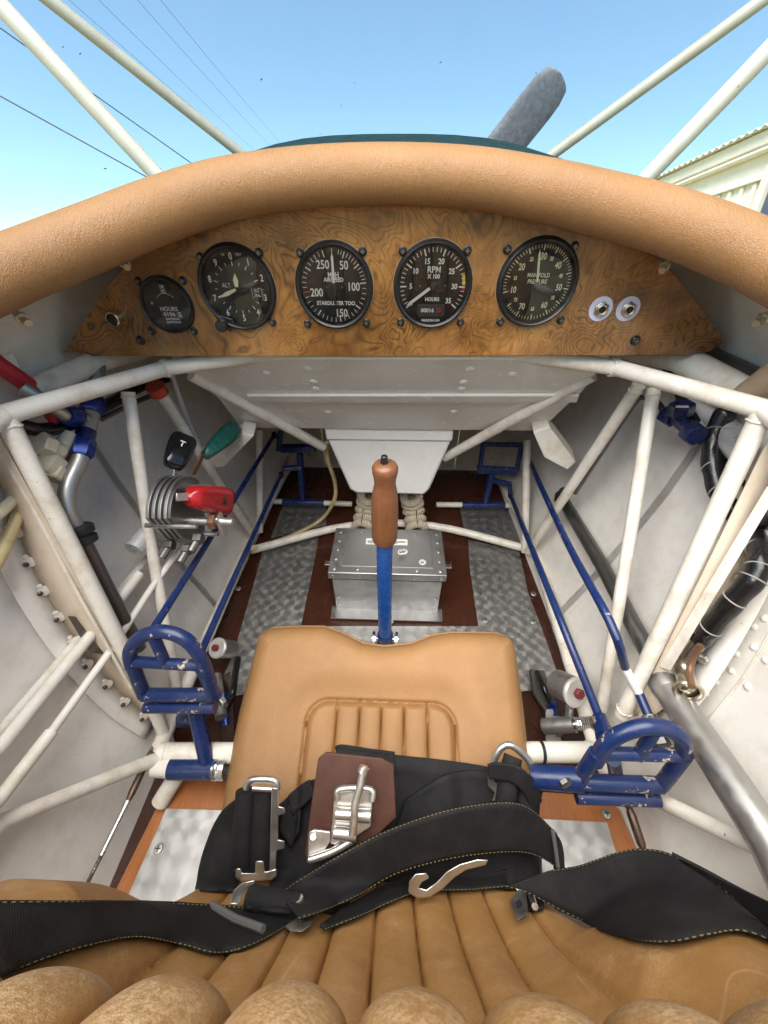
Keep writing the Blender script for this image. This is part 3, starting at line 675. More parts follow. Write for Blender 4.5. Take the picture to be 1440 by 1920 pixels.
def gauge(name, label, cpx, rad, screws, face='dial_black'):
    c = at(*cpx, y=PY); t = thing(name, label, 'gauge', c, group='round instruments in the panel')
    part('bezel', MB().lathe([(rad * 1.035, .0), (rad * 1.03, .002), (rad * .985, .0055), (rad * .955, .0065), (rad * .92, .0055), (rad * .885, .0022), (rad * .875, .0002)], c, -Y, 64, caps=False), 'black_bezel', t)
    part('gap_ring', MB().lathe([(rad * 1.03, .0), (rad * 1.045, .0), (rad * 1.045, .0004), (rad * 1.03, .0004)], c, -Y, 64, caps=False), 'gap_cream', t)
    d = part('dial', disc(c, rad * .885, c.y - .0004), face, t)
    g = part('glass', disc(c, rad * .90, c.y - .0044), 'gauge_glass', t)
    for s in screws: pscrew(*s, t)
    return c, t, d
def needle(c, t, a, r0, r1, w, y, mat, name='needle', shape='taper'):
    p, q = polar(c, a, r0, y), polar(c, a, r1, y); s = V(math.cos(R(a)), 0, -math.sin(R(a)))
    m = polar(c, a, lerp(r0, r1, .86), y)
    poly = [p - s * w / 2, m - s * w / 2, q, m + s * w / 2, p + s * w / 2] if shape == 'taper' else [p - s * w * .3, lerp(p, q, .5) - s * w / 2, q, lerp(p, q, .5) + s * w / 2, p + s * w * .3]
    part(name, MB().prism(poly, V(0, .0006, 0)), mat, t)
YF = PY - .0008          # lettering just proud of the dial
SZ = .0415
# airspeed
c, t, d = gauge('airspeed_indicator', 'airspeed gauge with 250, 50, 100, 150, 200 and a needle straight up', (627, 538), SZ, [(563, 474), (680, 471), (577, 607), (687, 605)], 'dial_grey')
w, r_ = MB(), SZ * .86
asi = {50: 22, 100: 83, 150: 172, 200: 261, 250: 343}
def asia(v): return interp(v, [(40, 12), (50, 22), (100, 83), (150, 172), (200, 261), (250, 343)])
for v in range(40, 251, 5 if False else 5):
    big = v % 50 == 0 or v in (75, 125, 175, 225)
    if v == 200: continue
    tick(w, c, asia(v), r_ * (.80 if big else .86), r_ * .985, .0011 if big else .0006, YF)
tick(w, c, 0, r_ * .86, r_ * .985, .0006, YF)
for s, dx, dz, sz in (('250', -.0108, .0205, .0112), ('50', .0118, .0200, .0112), ('100', .0212, .0000, .0112), ('150', .0062, -.0262, .0112), ('200', -.0200, -.0058, .0112), ('MPH', -.0002, .0112, .0072), ('AIRSPEED', -.0002, .0068, .0054), ('STARDUSTER TOO', .0005, -.0160, .0054)):
    text(w, s, sz, V(c.x + dx, YF, c.z + dz), xs=.84 if len(s) < 4 else .94, bold=.0002)
part('markings', w, 'dial_white', d, sharp=None)
mb = MB(); tick(mb, c, 261, r_ * .78, r_ * .985, .0013, YF); part('red_line', mb, 'dial_red', d)
needle(c, t, 0, .004, r_ * .88, .0026, PY - .0026, 'dial_white'); needle(c, t, 180, .0, r_ * .5, .0022, PY - .0026, 'dial_black', 'counterweight')
part('cap', MB().lathe([(.0035, 0), (.003, .001), (.0001, .0011)], V(c.x, PY - .0024, c.z), -Y, 16), 'dial_black', t)
for s in (-1, 1): part('dial_screw', MB().lathe([(.0011, 0), (.0009, .0006), (.0001, .0007)], V(c.x + s * .0085, YF, c.z), -Y, 10), 'dark_pipe', d)
# tachometer
c, t, d = gauge('tachometer', 'engine speed gauge marked RPM x 100 with needle at zero', (811, 536), SZ, [(755, 471), (876, 470), (751, 604), (863, 604)], 'dial_black')
w = MB()
def taca(v): return lerp(-128, 128, v / 35)
for i in range(0, 36):
    big = i % 5 == 0; tick(w, c, taca(i), r_ * (.80 if big else .87), r_ * .985, .0014 if big else .0007, YF)
for v in range(5, 36, 5):
    p = polar(c, taca(v), r_ * (.66 if v != 20 else .66), YF); text(w, str(v), .0072, p, xs=.9, bold=.00022)
text(w, '0', .006, polar(c, taca(0), r_ * .80, YF), bold=.0001)
for s, dz, sz in (('RPM', .0150, .0082), ('X 100', .0088, .0056), ('HOURS', -.0130, .0050), ('MADE IN USA', -.0345, .0036)): text(w, s, sz, V(c.x + .0005, YF, c.z + dz), xs=.95, bold=.00018)
part('markings', w, 'dial_white', d, sharp=None)
mb = MB(); arcband(mb, c, 71, 88, r_ * .90, r_ * .985, YF); part('yellow_arc', mb, 'dial_yellow', d)
mb = MB(); arcband(mb, c, 88, 97, r_ * .90, r_ * .985, YF); part('red_arc', mb, 'dial_red', d)
hz = c.z - .0240
part('counter_window', MB().box((c.x, YF, hz), (.030, .0006, .0125)), 'gasket_dark', d)
part('counter_tape', MB().box((c.x, YF - .0006, hz), (.0255, .0004, .0052)), 'dial_black', d)
mb = MB(); text(mb, '00016', .0056, V(c.x - .0040, YF - .0012, hz), xs=1.05, bold=.0002); part('counter_digits', mb, 'dial_white', d)
mb = MB(); text(mb, '23', .0056, V(c.x + .0085, YF - .0012, hz), xs=1.05, bold=.0002); part('counter_digits', mb, 'red_clamp', d)
needle(c, t, -125, .002, r_ * .95, .0030, PY - .0026, 'dial_white'); needle(c, t, 55, .0, r_ * .45, .0024, PY - .0026, 'dial_black', 'counterweight')
part('cap', MB().lathe([(.0038, 0), (.003, .001), (.0001, .0011)], V(c.x, PY - .0024, c.z), -Y, 16), 'dial_black', t)
for s in (-1, 1): part('dial_screw', MB().lathe([(.0011, 0), (.0009, .0006), (.0001, .0007)], V(c.x + s * .0135, YF, c.z), -Y, 10), 'dark_pipe', d)
# manifold pressure
c, t, d = gauge('manifold_gauge', 'manifold pressure gauge with cream lettering and needle near 28', (1006, 532), SZ, [(951, 468), (1077, 462), (938, 603), (1051, 600)], 'dial_black')
w = MB()
def mpa(v): return interp(v, [(10, -104), (15, -78), (20, -52), (30, 0), (40, 47), (50, 98), (60, 147), (70, 206), (75, 231)])
for i in range(10, 76): 
    big = i % 5 == 0; tick(w, c, mpa(i), r_ * (.84 if big else .90), r_ * .985, .0011 if big else .0006, YF)
for v in range(10, 76, 5):
    p = polar(c, mpa(v) + (2 if v == 30 else 0), r_ * .69, YF); text(w, str(v), .0086 if v % 10 == 0 else .0050, p, xs=.76, bold=.00018)
text(w, 'MANIFOLD', .0056, V(c.x, YF, c.z + .0078), xs=.85, bold=.0001); text(w, 'PRESSURE', .0056, V(c.x, YF, c.z + .0020), xs=.85, bold=.0001)
part('markings', w, 'dial_cream', d, sharp=None)
needle(c, t, -9, .001, r_ * .88, .0022, PY - .0026, 'dial_cream')
part('cap', MB().lathe([(.003, 0), (.0026, .001), (.0001, .0011)], V(c.x, PY - .0024, c.z - .001), -Y, 16), 'dial_black', t)
# altimeter
c, t, d = gauge('altimeter', 'altimeter with digits 0 to 9 and a setting knob at lower left', (446, 541), SZ * 1.0, [(376, 482), (486, 474), (511, 604)], 'dial_black')
w = MB()
for i in range(10):
    a = i * 36 - 1; text(w, str(i), .0092, polar(c, a, r_ * .86 if i in (2, 3) else r_ * .84, YF), xs=.76, bold=.00018)
    tick(w, c, a, r_ * .60, r_ * .72, .0008, YF); tick(w, c, a + 18, r_ * .63, r_ * .71, .0006, YF)
text(w, 'ALT', .0062, V(c.x - .012, YF, c.z + .0030), xs=.85); text(w, '100', .0032, V(c.x - .0085, YF, c.z + .0315), xs=.8); text(w, 'FEET', .0036, V(c.x + .0085, YF, c.z + .0315), xs=.9)
text(w, '30.0', .0048, V(c.x + .0205, YF, c.z - .002), xs=.75); text(w, '30.1', .0048, V(c.x + .0205, YF, c.z - .0065), xs=.75)
for k in range(7): tick(w, V(c.x + .0262, 0, c.z - .0005 - k * .0017), 90, 0, .0018 if k % 3 else .0028, .0003, YF)
w.box((c.x + .0262, YF, c.z - .0055), (.0003, .0001, .0125)); w.box((c.x + .0155, YF, c.z - .0045), (.0003, .0001, .011)); 
part('markings', w, 'dial_white', d, sharp=None)
needle(c, t, 249, .002, r_ * .72, .0042, PY - .0026, 'dial_cream', 'long_hand', 'leaf'); needle(c, t, 4, .002, r_ * .42, .0056, PY - .0034, 'dial_cream', 'short_hand', 'leaf')
kc = at(400, 606, y=PY); lug = [V(c.x - .034, PY, c.z - .024), V(c.x - .026, PY, c.z - .040), V(c.x - .018, PY, c.z - .044), V(c.x - .010, PY, c.z - .038), V(c.x - .012, PY, c.z - .030)]
part('lug', MB().prism(lug, V(0, -.005, 0)), 'black_bezel', t, bevel=.001)
part('knob_shaft', MB().tube([V(c.x - .022, PY - .002, c.z - .0345), V(c.x - .022, PY - .016, c.z - .0345)], .0036, 14), 'black_plastic', t)
part('setting_knob', MB().lathe([(.0062, 0), (.0066, .001), (.0066, .009), (.0056, .0105), (.0001, .011)], V(c.x - .022, PY - .010, c.z - .0345), -Y, 24), 'black_plastic', t)
# hour meter
HM = .0292
c, t, d = gauge('hour_meter', 'small black hour meter with hourglass mark at the left end', (315, 572), HM, [(260, 527), (343, 526), (285, 621), (364, 621)], 'dial_black')
w = MB(); text(w, 'HOURS', .0062, V(c.x, YF, c.z - .0040), xs=1.0, bold=.00012); text(w, 'ELECTRONIC', .0028, V(c.x + .001, YF, c.z - .0145), bold=.00008); text(w, 'DATCON', .0030, V(c.x + .001, YF, c.z - .0180), xs=1.3, bold=.0001); text(w, '1/10', .0020, V(c.x + .0115, YF, c.z - .0128))
arcband(w, c, -52, 52, .0118, .0123, YF, 20)
for s in (-1, 1): w.box((c.x + s * .0023, YF, c.z + .0165), (.0004, .0001, .007)); w.box((c.x, YF, c.z + .0165 + s * .0035), (.0050, .0001, .0005))
w.add([V(c.x - .0014, YF, c.z + .019), V(c.x + .0014, YF, c.z + .019), V(c.x, YF, c.z + .0165)], [(0, 1, 2)]); w.add([V(c.x - .0014, YF, c.z + .014), V(c.x + .0014, YF, c.z + .014), V(c.x, YF, c.z + .0165)], [(0, 1, 2)])
w.box((c.x - .0175, YF, c.z + .002), (.0022, .0001, .0026))
part('markings', w, 'dial_white', d, sharp=None)
part('counter_window', MB().box((c.x + .001, YF, c.z - .0095), (.024, .0005, .0058)), 'gasket_dark', d)
mb = MB(); text(mb, '0196', .0056, V(c.x - .001, YF - .0006, c.z - .0095), xs=1.2, bold=.00012); part('counter_digits', mb, 'dial_white', d)
part('tenths_wheel', MB().box((c.x + .0108, YF - .0004, c.z - .0095), (.0034, .0004, .005)), 'dial_white', d)
mb = MB(); text(mb, '8', .005, V(c.x + .0108, YF - .0009, c.z - .0095), bold=.0001); part('counter_digits', mb, 'ink', d)
# push button and headset jacks
c = at(220, 595, y=PY); t = thing('push_button', 'small chromed push button left of the hour meter', 'push button', c)
part('collar', MB().lathe([(.0088, 0), (.0088, .002), (.0076, .010), (.0062, .0105), (.0060, .006)], c, -Y, 26, caps=False), 'nickel', t)
part('plunger', MB().lathe([(.0056, 0), (.0056, .0098), (.0046, .0108), (.0001, .011)], c, -Y, 20), 'black_plastic', t)
for i, px in enumerate(((1126, 579), (1177, 579))):
    c = at(*px, y=PY); t = thing('headset_jack', ['round headset jack socket nearer the manifold gauge', 'round headset jack socket farther from the manifold gauge'][i], 'jack socket', c, group='headset jacks')
    part('washer', MB().lathe([(.0125, 0), (.0125, .0009), (.0070, .0010), (.0068, 0)], c, -Y, 32, caps=False), 'washer_lilac', t)
    part('nut', MB().lathe([(.0078, .0009), (.0080, .0012), (.0080, .0030), (.0070, .0036), (.0056, .0036)], c, -Y, 6, caps=False), 'nickel', t)
    part('ferrule', MB().lathe([(.0062, .003), (.0060, .0055), (.0048, .0060), (.0036, .0056), (.0034, .001)], c, -Y, 24, caps=False), 'nickel', t)
    part('bore', disc(c, .0035, c.y - .0035, 18), 'ink', t)
# studs poking out of the skin beside the panel
for i, (p, dd, ax) in enumerate((((236, 497), .385, V(.55, -.8, -.35)), ((47, 601), .345, V(.75, -.45, -.3)), ((1244, 503), .385, V(-.55, -.8, -.35)), ((1424, 602), .345, V(-.75, -.45, -.3)))):
    c = at(*p, d=dd); a = ax.normalized()
    t = thing('skin_stud', ['brass stud in the white skin beside the left end of the panel', 'brass stud in the white skin at the far left edge', 'brass stud in the white skin beside the right end of the panel', 'brass stud in the white skin at the far right edge'][i], 'stud', c, group='studs in the skin')
    part('shank', MB().tube([c - a * .016, c + a * .005], .0032, 12), 'stud_brass', t); part('nut', MB().hexnut(c - a * .005, a, .0056, .005), 'stud_brass', t)
# ------------------------------------------------------------------ control stick
cs = thing('control_stick', 'blue control stick with turned wooden grip and black button', 'control stick', (0, .40, .02))
sb_, s1, s2 = at(722, 1196, y=.405), at(721, 1100, y=.405), at(722, 1012, y=.402)
part('tube', MB().tube([sb_ - Z * .02, sb_, s1, at(721, 1040, y=.403), s2 + Z * .01], .0122, 22, sm=6), 'blue_stick', cs, sharp=None)
gb, gt = at(721, 1013, y=.402), at(722, 868, y=.402); ga = gt - gb; gl = ga.length
part('grip', MB().lathe([(.012, 0), (.0168, .001), (.0182, .006), (.0184, .02), (.0186, gl * .45), (.0180, gl * .58), (.0160, gl * .68), (.0138, gl * .76), (.0142, gl * .82), (.0162, gl * .90), (.0165, gl * .95), (.0140, gl * .985), (.006, gl)], gb, ga, 40), 'grip_wood', cs, sharp=50)
part('push_button', MB().lathe([(.0048, -.004), (.0048, .003), (.0042, .004), (.0040, .0095), (.003, .0105), (.0001, .0105)], gt - X * .001, ga, 18), 'black_plastic', cs)
part('socket', MB().tube([sb_ - Z * .03, sb_ + Z * .012], .0148, 22), 'blue_paint', cs)
part('pivot_bolt', MB().tube([sb_ + V(-.026, 0, -.004), sb_ + V(.026, 0, -.004)], .0042, 12).hexnut(sb_ + V(-.021, 0, -.004), X, .0085, .007).hexnut(sb_ + V(.021, 0, -.004), X, .0085, .007), 'steel', cs)
part('pivot_lug', MB().box(sb_ + V(.022, .004, -.02), (.005, .02, .04)).box(sb_ + V(-.022, .004, -.02), (.005, .02, .04)), 'blue_paint', cs, bevel=.001)

# ------------------------------------------------------------------ battery box
bx0, bx1, by0, by1, bz = at(615, 1080, y=.48).x, at(838, 1080, y=.48).x, .48, .602, .126
bb = thing('battery_box', 'riveted aluminium battery box on the floor ahead of the stick', 'battery box', ((bx0 + bx1) / 2, .54, 0))
part('body', MB().box(((bx0 + bx1) / 2, (by0 + by1) / 2, bz / 2 - .004), (bx1 - bx0 - .012, by1 - by0 - .008, bz - .008)), 'alu_sheet', bb, bevel=.002)
part('front_plate', MB().box(((bx0 + bx1) / 2, by0 + .002, bz - .043), (bx1 - bx0 - .016, .002, .040)), 'alu_turned', bb)
part('base_flange', MB().box(((bx0 + bx1) / 2, by0 - .006, .006), (bx1 - bx0 + .004, .03, .003)), 'alu_sheet', bb)
lid = part('lid', MB().box(((bx0 + bx1) / 2, (by0 + by1) / 2, bz - .009), (bx1 - bx0, by1 - by0 + .004, .018)), 'alu_sheet', bb, bevel=.002)
part('lid_panel', MB().box(((bx0 + bx1) / 2, (by0 + by1) / 2, bz + .0008), (bx1 - bx0 - .05, by1 - by0 - .03, .0016)), 'alu_sheet', bb, bevel=.0005)
rv = None
def rivet(c, ax, r=.0034):
    global rv
    part('rivet', MB().lathe([(r, 0), (r * .9, .0010), (r * .5, .0017), (.0001, .0019)], c, ax, 10), 'steel', bb)
for x in (bx0 + .012, bx1 - .012):
    for k in range(5): rivet(V(x, lerp(by0 + .008, by1 - .012, k / 4), bz + .0002), Z)
for k in range(1, 4):
    x = lerp(bx0, bx1, k / 4); rivet(V(x, by0 + .008, bz + .0002), Z); rivet(V(x, by1 - .010, bz + .0002), Z)
for k in range(5): rivet(V(lerp(bx0 + .01, bx1 - .01, k / 4), by0 - .0022, bz - .010), -Y)
for x in (bx0 + .014, bx1 - .014):
    for k in range(4): rivet(V(x, by0 + .0038, bz - .030 - k * .024), -Y)
for s, x in ((-1, bx0), (1, bx1)):
    part('ear', MB().box((x + s * .011, .555, .07), (.022, .016, .003)).box((x + s * .002, .555, .055), (.003, .016, .03)), 'alu_sheet', bb, bevel=.001)
    part('ear_bolt', MB().hexnut(V(x + s * .013, .555, .0745), Z, .006, .006), 'brown_steel', bb)
for p in ((752, 1036), (758, 1035), (792, 1055)):
    c = at(*p, z=bz + .002)
    part('grommet', MB().lathe([(.007, 0), (.007, .002), (.004, .003), (.0036, .001)], c, Z, 18), 'placard', bb); part('toggle', MB().tube([c, c + V(-.001, -.006, .012)], [.0026, .0032], 10), 'dark_pipe', bb)
c = at(725, 1016, z=bz + .0021); pl = part('placard', MB().box(c, (.085, .017, .0006)), 'placard', bb)
part('heading', MB().box(c + V(0, .0055, .0005), (.030, .0026, .0003)), 'placard_red', pl)
part('print_lines', MB().box(c + V(-.001, .0018, .0005), (.076, .0012, .0003)).box(c + V(0, -.0012, .0005), (.078, .0012, .0003)).box(c + V(-.008, -.0042, .0005), (.060, .0012, .0003)), 'ink', pl)

# ------------------------------------------------------------------ bungee rope coils behind the box
for i, (px0, px1) in enumerate((((676, 998), (690, 938)), ((784, 992), (774, 940)))):
    c = at(*px0, z=.03); c.y = .665; t = thing('bungee_coil', ['cream bungee cord coil left of the stick, wound on the front cross tube', 'cream bungee cord coil right of the stick, wound on the front cross tube'][i], 'bungee cord', c, group='bungee cord coils')
    cx = at(*px0, y=.66).x
    for k in range(5):
        a = R(8 + k * 26); cc = V(cx + (.004 if i == 0 else -.004) * k, .70 + .045 * math.sin(a) * .9, .035 + .052 * (1 - math.cos(a)) * .5 + .010 * k)
        part('turn', MB().torus(cc, V(.12 * (1 if i == 0 else -1), math.cos(a), math.sin(a) * .8), .0185, .0105, 24, 10), 'rope', t, sharp=None)

# ------------------------------------------------------------------ forward rudder pedals
def bar(a, b, r, name, mat, parent, sm=0, seg=14): return part(name, MB().tube([a, b] if not isinstance(a, list) else a, r, seg, sm=sm), mat, parent)
BASEZ = .028
pf = thing('front_rudder_pedal', 'small blue rudder pedal in the footwell left of the sump', 'rudder pedal', at(570, 942, z=BASEZ), group='forward rudder pedals')
y0 = at(570, 942, z=BASEZ).y
bar(at(508, 940, z=BASEZ), at(660, 945, z=BASEZ), .0075, 'pivot_rod', 'tube_white', pf); bar(at(530, 941, z=BASEZ), at(608, 943, z=BASEZ), .0098, 'sleeve', 'blue_paint', pf)
bar(at(568, 942, z=BASEZ), at(562, 850, y=y0 + .02), .0085, 'post', 'blue_paint', pf); bar(at(530, 880, y=y0), at(564, 876, y=y0 + .01), .0075, 'crank_arm', 'blue_paint', pf)
part('foot_plate', MB().prism([at(523, 838, y=y0 + .02), at(590, 838, y=y0 + .02), at(592, 850, y=y0 + .01), at(525, 850, y=y0 + .01)], V(0, .012, .003)), 'blue_paint', pf, bevel=.002)
bar(at(522, 845, y=y0 + .02), at(526, 808, y=y0 + .03), .007, 'toe_bar', 'blue_paint', pf)
pg = thing('front_rudder_pedal', 'small blue rudder pedal with open frame right of the sump', 'rudder pedal', at(915, 945, z=BASEZ), group='forward rudder pedals')
y1 = at(915, 945, z=BASEZ).y
bar(at(818, 946, z=BASEZ), at(978, 948, z=BASEZ), .0075, 'pivot_rod', 'tube_white', pg); bar(at(866, 947, z=BASEZ), at(946, 947, z=BASEZ), .0098, 'sleeve', 'blue_paint', pg)
bar(at(909, 946, z=BASEZ), at(922, 885, y=y1 + .0), .0085, 'post', 'blue_paint', pg); bar(at(922, 900, y=y1), at(955, 908, y=y1), .0075, 'crank_arm', 'blue_paint', pg); bar(at(955, 905, y=y1), at(958, 928, y=y1), .006, 'crank_arm', 'blue_paint', pg)
q = [at(906, 833, y=y1 + .03), at(978, 834, y=y1 + .03), at(969, 880, y=y1 + .0), at(900, 877, y=y1 + .0)]
for a, b in ((0, 1), (1, 2), (2, 3), (3, 0)): part('frame_bar', MB().tube([q[a] - (q[b] - q[a]).normalized() * .003, q[b] + (q[b] - q[a]).normalized() * .003], .0062, 8), 'blue_paint', pg)
part('foot_plate', MB().prism([at(895, 878, y=y1 - .002), at(972, 882, y=y1 - .002), at(968, 892, y=y1 - .004), at(896, 889, y=y1 - .004)], V(0, .012, .003)), 'blue_paint', pg, bevel=.002)

# ------------------------------------------------------------------ rear pilot's rudder pedals beside the seat
def rear_pedal(lab, n, yb, yt, pb0, pt0):
    """n: named pixel nodes; pedal plane leans from yb at the bottom bar to yt at the hoop top"""
    def q(k):
        p = n[k] if isinstance(k, str) else k; t = (pb0 - p[1]) / (pb0 - pt0); return at(*p, y=lerp(yb, yt, t))
    t = thing('rear_rudder_pedal', lab, 'rudder pedal', q('post1'), group='hooped rudder pedals beside the seat')
    part('hoop', MB().tube([q(p) for p in n['hoop']], .0080, 18, sm=6), 'blue_worn', t, sharp=None)
    part('cross_bar', MB().tube([q('m0'), q('m1')], .0068, 16), 'blue_worn', t)
    part('foot_bar', MB().tube([q('b0'), q('b1')], .0086, 18), 'blue_worn', t)
    part('lower_bar', MB().tube([q('c0') - Y * .004, q('c1') - Y * .004], .0075, 18), 'blue_worn', t)
    part('side_leg', MB().tube([q('m0'), q('b0')], .0080, 16), 'blue_worn', t); part('side_leg', MB().tube([q('m1'), q('b1')], .0078, 16), 'blue_worn', t)
    part('spoke', MB().tube([q('s0'), q('s1')], .0066, 14), 'blue_worn', t)
    return t, q
pl, q = rear_pedal('blue hooped rudder pedal left of the seat cushion', dict(hoop=[(248, 1250), (244, 1222), (262, 1196), (302, 1184), (345, 1197), (372, 1226), (388, 1262), (402, 1308)], m0=(246, 1240), m1=(376, 1248), b0=(270, 1303), b1=(402, 1303), c0=(276, 1320), c1=(406, 1320), s0=(288, 1193), s1=(310, 1244), post1=(375, 1330)), .212, .240, 1310, 1182)
PV = at(380, 1441, z=.082)
bar(at(364, 1322, y=.220), PV + V(.008, 0, 0), .0098, 'post', 'blue_paint', pl); part('sleeve', MB().tube([at(320, 1441, z=.082), at(408, 1441, z=.082)], .0135, 20), 'blue_paint', pl)
part('pivot_end', MB().tube([at(290, 1438, z=.082), at(322, 1441, z=.082)], .0118, 18), 'tube_chipped', pl)
part('elbow_arm', MB().tube([at(372, 1345, y=.222), at(325, 1350, y=.24), at(306, 1358, y=.235), at(300, 1375, y=.225)], [.0115, .0125, .0115, .006], 16, sm=4), 'blue_paint', pl)
a, b = at(402, 1442, z=.082), at(424, 1442, z=.082)
part('return_spring', MB().tube([lerp(a, b, k / 72) + (Y * math.cos(k / 72 * 14 * math.pi) + Z * math.sin(k / 72 * 14 * math.pi)) * .0125 for k in range(73)], .0016, 6), 'steel', pl)
part('toe_spring', MB().tube([lerp(at(380, 1235, y=.232), at(402, 1290, y=.222), k / 60) + (X * math.cos(k * .9) + Y * math.sin(k * .9)) * .0045 for k in range(61)], .0011, 5), 'steel', pl)
p2, q = rear_pedal('blue hooped rudder pedal right of the seat cushion', dict(hoop=[(1116, 1428), (1132, 1400), (1160, 1378), (1205, 1363), (1250, 1366), (1278, 1385), (1283, 1414)], m0=(1118, 1412), m1=(1282, 1416), b0=(1082, 1466), b1=(1240, 1472), c0=(1078, 1486), c1=(1232, 1491), s0=(1226, 1370), s1=(1196, 1418), post1=(1070, 1470)), .140, .165, 1475, 1362)
part('hinge_tube', MB().tube([at(1000, 1456, y=.150), at(1092, 1462, y=.142)], .0125, 18), 'blue_paint', p2)
part('hinge_bolt', MB().hexnut(at(1060, 1468, y=.128), V(.3, -1, .2), .0065, .005), 'dark_pipe', p2)
part('rear_arm', MB().tube([at(1150, 1424, y=.165), at(1158, 1470, y=.16), at(1170, 1500, z=.05)], .008, 14), 'blue_paint', p2)
part('rod_lug', MB().tube([at(1124, 1345, y=.215), at(1135, 1385, y=.185)], [.0085, .0105], 14), 'blue_paint', p2)
part('clevis_bolt', MB().tube([at(1112, 1356, y=.208), at(1150, 1360, y=.208)], .004, 12).hexnut(at(1114, 1356, y=.207), X, .008, .006), 'stud_brass', p2)
part('hoop_bolt', MB().hexnut(at(1240, 1393, y=.172), -Y, .009, .008).tube([at(1240, 1393, y=.172), at(1222, 1345, y=.20)], .0045, 12), 'dark_pipe', p2)
# blue push rods joining the forward and rear pedals
for i, (pts, r, lab) in enumerate((([at(514, 816, y=y0 + .03), at(400, 1000, x=-.285), at(288, 1178, y=.252)], .0047, 'blue push rod, outer one on the left, to the hooped pedal'), ([at(527, 890, y=y0 - .01), at(445, 1070, x=-.245), at(376, 1225, y=.245)], .0046, 'blue push rod, inner one on the left, along the tread plate'),
                     ([at(986, 850, y=y1 + .02), at(1060, 1010, x=.285), at(1143, 1165, x=.27), at(1172, 1252, y=.252)], .0052, 'blue push rod with a white band, outer one on the right'), ([at(957, 928, y=y1), at(1030, 1110, x=.25), at(1124, 1345, y=.215)], .0052, 'plain blue push rod, inner one on the right'))):
    t = thing('pedal_push_rod', lab, 'push rod', pts[0], group='blue pedal push rods')
    part('rod', MB().tube(pts, r, 14, sm=4), 'blue_paint', t)
    part('rod_end', MB().lathe([(.006, -.005), (.009, -.003), (.009, .003), (.006, .005)], pts[0], X, 14), 'black_plastic', t)
    if i == 2:
        e = at(1198, 1300, y=.232); f_ = at(1216, 1342, y=.208)
        part('white_band', MB().tube([pts[-1], e], .0053, 14), 'sump_white', t); part('lower_rod', MB().tube([e, f_], .0054, 14), 'blue_paint', t); part('rod_eye', MB().torus(at(1219, 1350, y=.203), Y, .008, .004, 18, 8), 'steel', t)

# ------------------------------------------------------------------ brake cylinders
def reservoir(parent, c, axis, r, h):
    part('reservoir_cup', MB().lathe([(r * .8, -h), (r * .95, -h * .9), (r, -h * .1), (r, 0)], c, axis, 28), 'reservoir', parent)
    part('reservoir_lid', MB().lathe([(r * 1.02, -h * .06), (r * 1.04, .001), (r * .9, .003), (r * .5, .003), (.0001, .003)], c, axis, 28), 'reservoir_rim', parent)
    a = Vector(axis).normalized(); part('filler_cap', MB().hexnut(Vector(c) + a * .006, a, r * .36, .008), 'cap_maroon', parent)
bc = thing('brake_cylinder', 'brake cylinder with round reservoir right of the seat cushion', 'brake cylinder', at(1070, 1350, y=.245))
cc = at(1080, 1298, y=.262); reservoir(bc, cc, V(.35, -.75, .72), .0205, .040)
bar(at(1068, 1325, y=.262), at(1066, 1352, y=.252), .0055, 'stem', 'zinc', bc)
bar(at(1020, 1362, y=.250), at(1078, 1358, y=.242), .0115, 'cylinder', 'alu_pipe', bc, seg=20); part('end_nut', MB().hexnut(at(1046, 1362, y=.248), X, .014, .010), 'zinc', bc)
a, b = at(1076, 1358, y=.242), at(1114, 1356, y=.238)
bar(a, b, .004, 'piston_rod', 'zinc', bc); part('spring', MB().tube([lerp(a, b, k / 90) + (Y * math.cos(k * .7) + Z * math.sin(k * .7)) * .0085 for k in range(91)], .0014, 6), 'steel', bc)
part('mount_plate', MB().prism([at(1022, 1335, y=.27), at(1034, 1335, y=.27), at(1052, 1400, y=.23), at(1022, 1402, y=.23)], V(.003, .004, .003)), 'alu_sheet', bc, bevel=.001)
part('bleed_fitting', MB().hexnut(at(1036, 1323, y=.285), V(.2, .6, .8), .0075, .016).tube([at(1036, 1323, y=.285), at(1043, 1345, y=.262)], .004, 12), 'blue_anodised', bc)
part('hose', MB().tube([at(1008, 1262, z=.03), at(1018, 1285, z=.05), at(1030, 1312, y=.292), at(1036, 1323, y=.285)], .0052, 12, sm=5), 'hose_black', bc)
part('pickup_box', MB().prism([at(993, 1254, z=.03), at(1020, 1256, z=.03), at(1048, 1330, z=.02), at(1032, 1345, z=.02), at(1000, 1300, z=.02)], V(0, 0, -.008)), 'gasket_dark', bc, bevel=.002)
bc2 = thing('brake_cylinder', 'brake reservoir between the left hooped pedal and the seat cushion', 'brake cylinder', at(412, 1240, y=.31))
reservoir(bc2, at(408, 1215, y=.345), V(-.25, -.45, .86), .0165, .042)
part('fitting', MB().hexnut(at(420, 1330, y=.25), V(.1, .5, .8), .008, .014).tube([at(418, 1300, y=.27), at(424, 1360, y=.23)], .006, 12), 'blue_anodised', bc2)
part('hose', MB().tube([at(446, 1235, z=.08), at(440, 1270, z=.09), at(436, 1300, z=.10), at(428, 1325, y=.25)], .0055, 12, sm=5), 'hose_black', bc2)
part('bracket', MB().prism([at(412, 1270, y=.30), at(430, 1262, y=.30), at(436, 1390, y=.22), at(412, 1400, y=.22)], V(.003, .003, .002)), 'brown_steel', bc2, bevel=.001)
part('bolt', MB().hexnut(at(416, 1315, y=.235), V(-.5, -.8, .3), .0075, .007), 'steel', bc2)
part('cylinder', MB().tube([at(405, 1268, y=.30), at(415, 1345, y=.235)], .009, 16), 'alu_pipe', bc2)

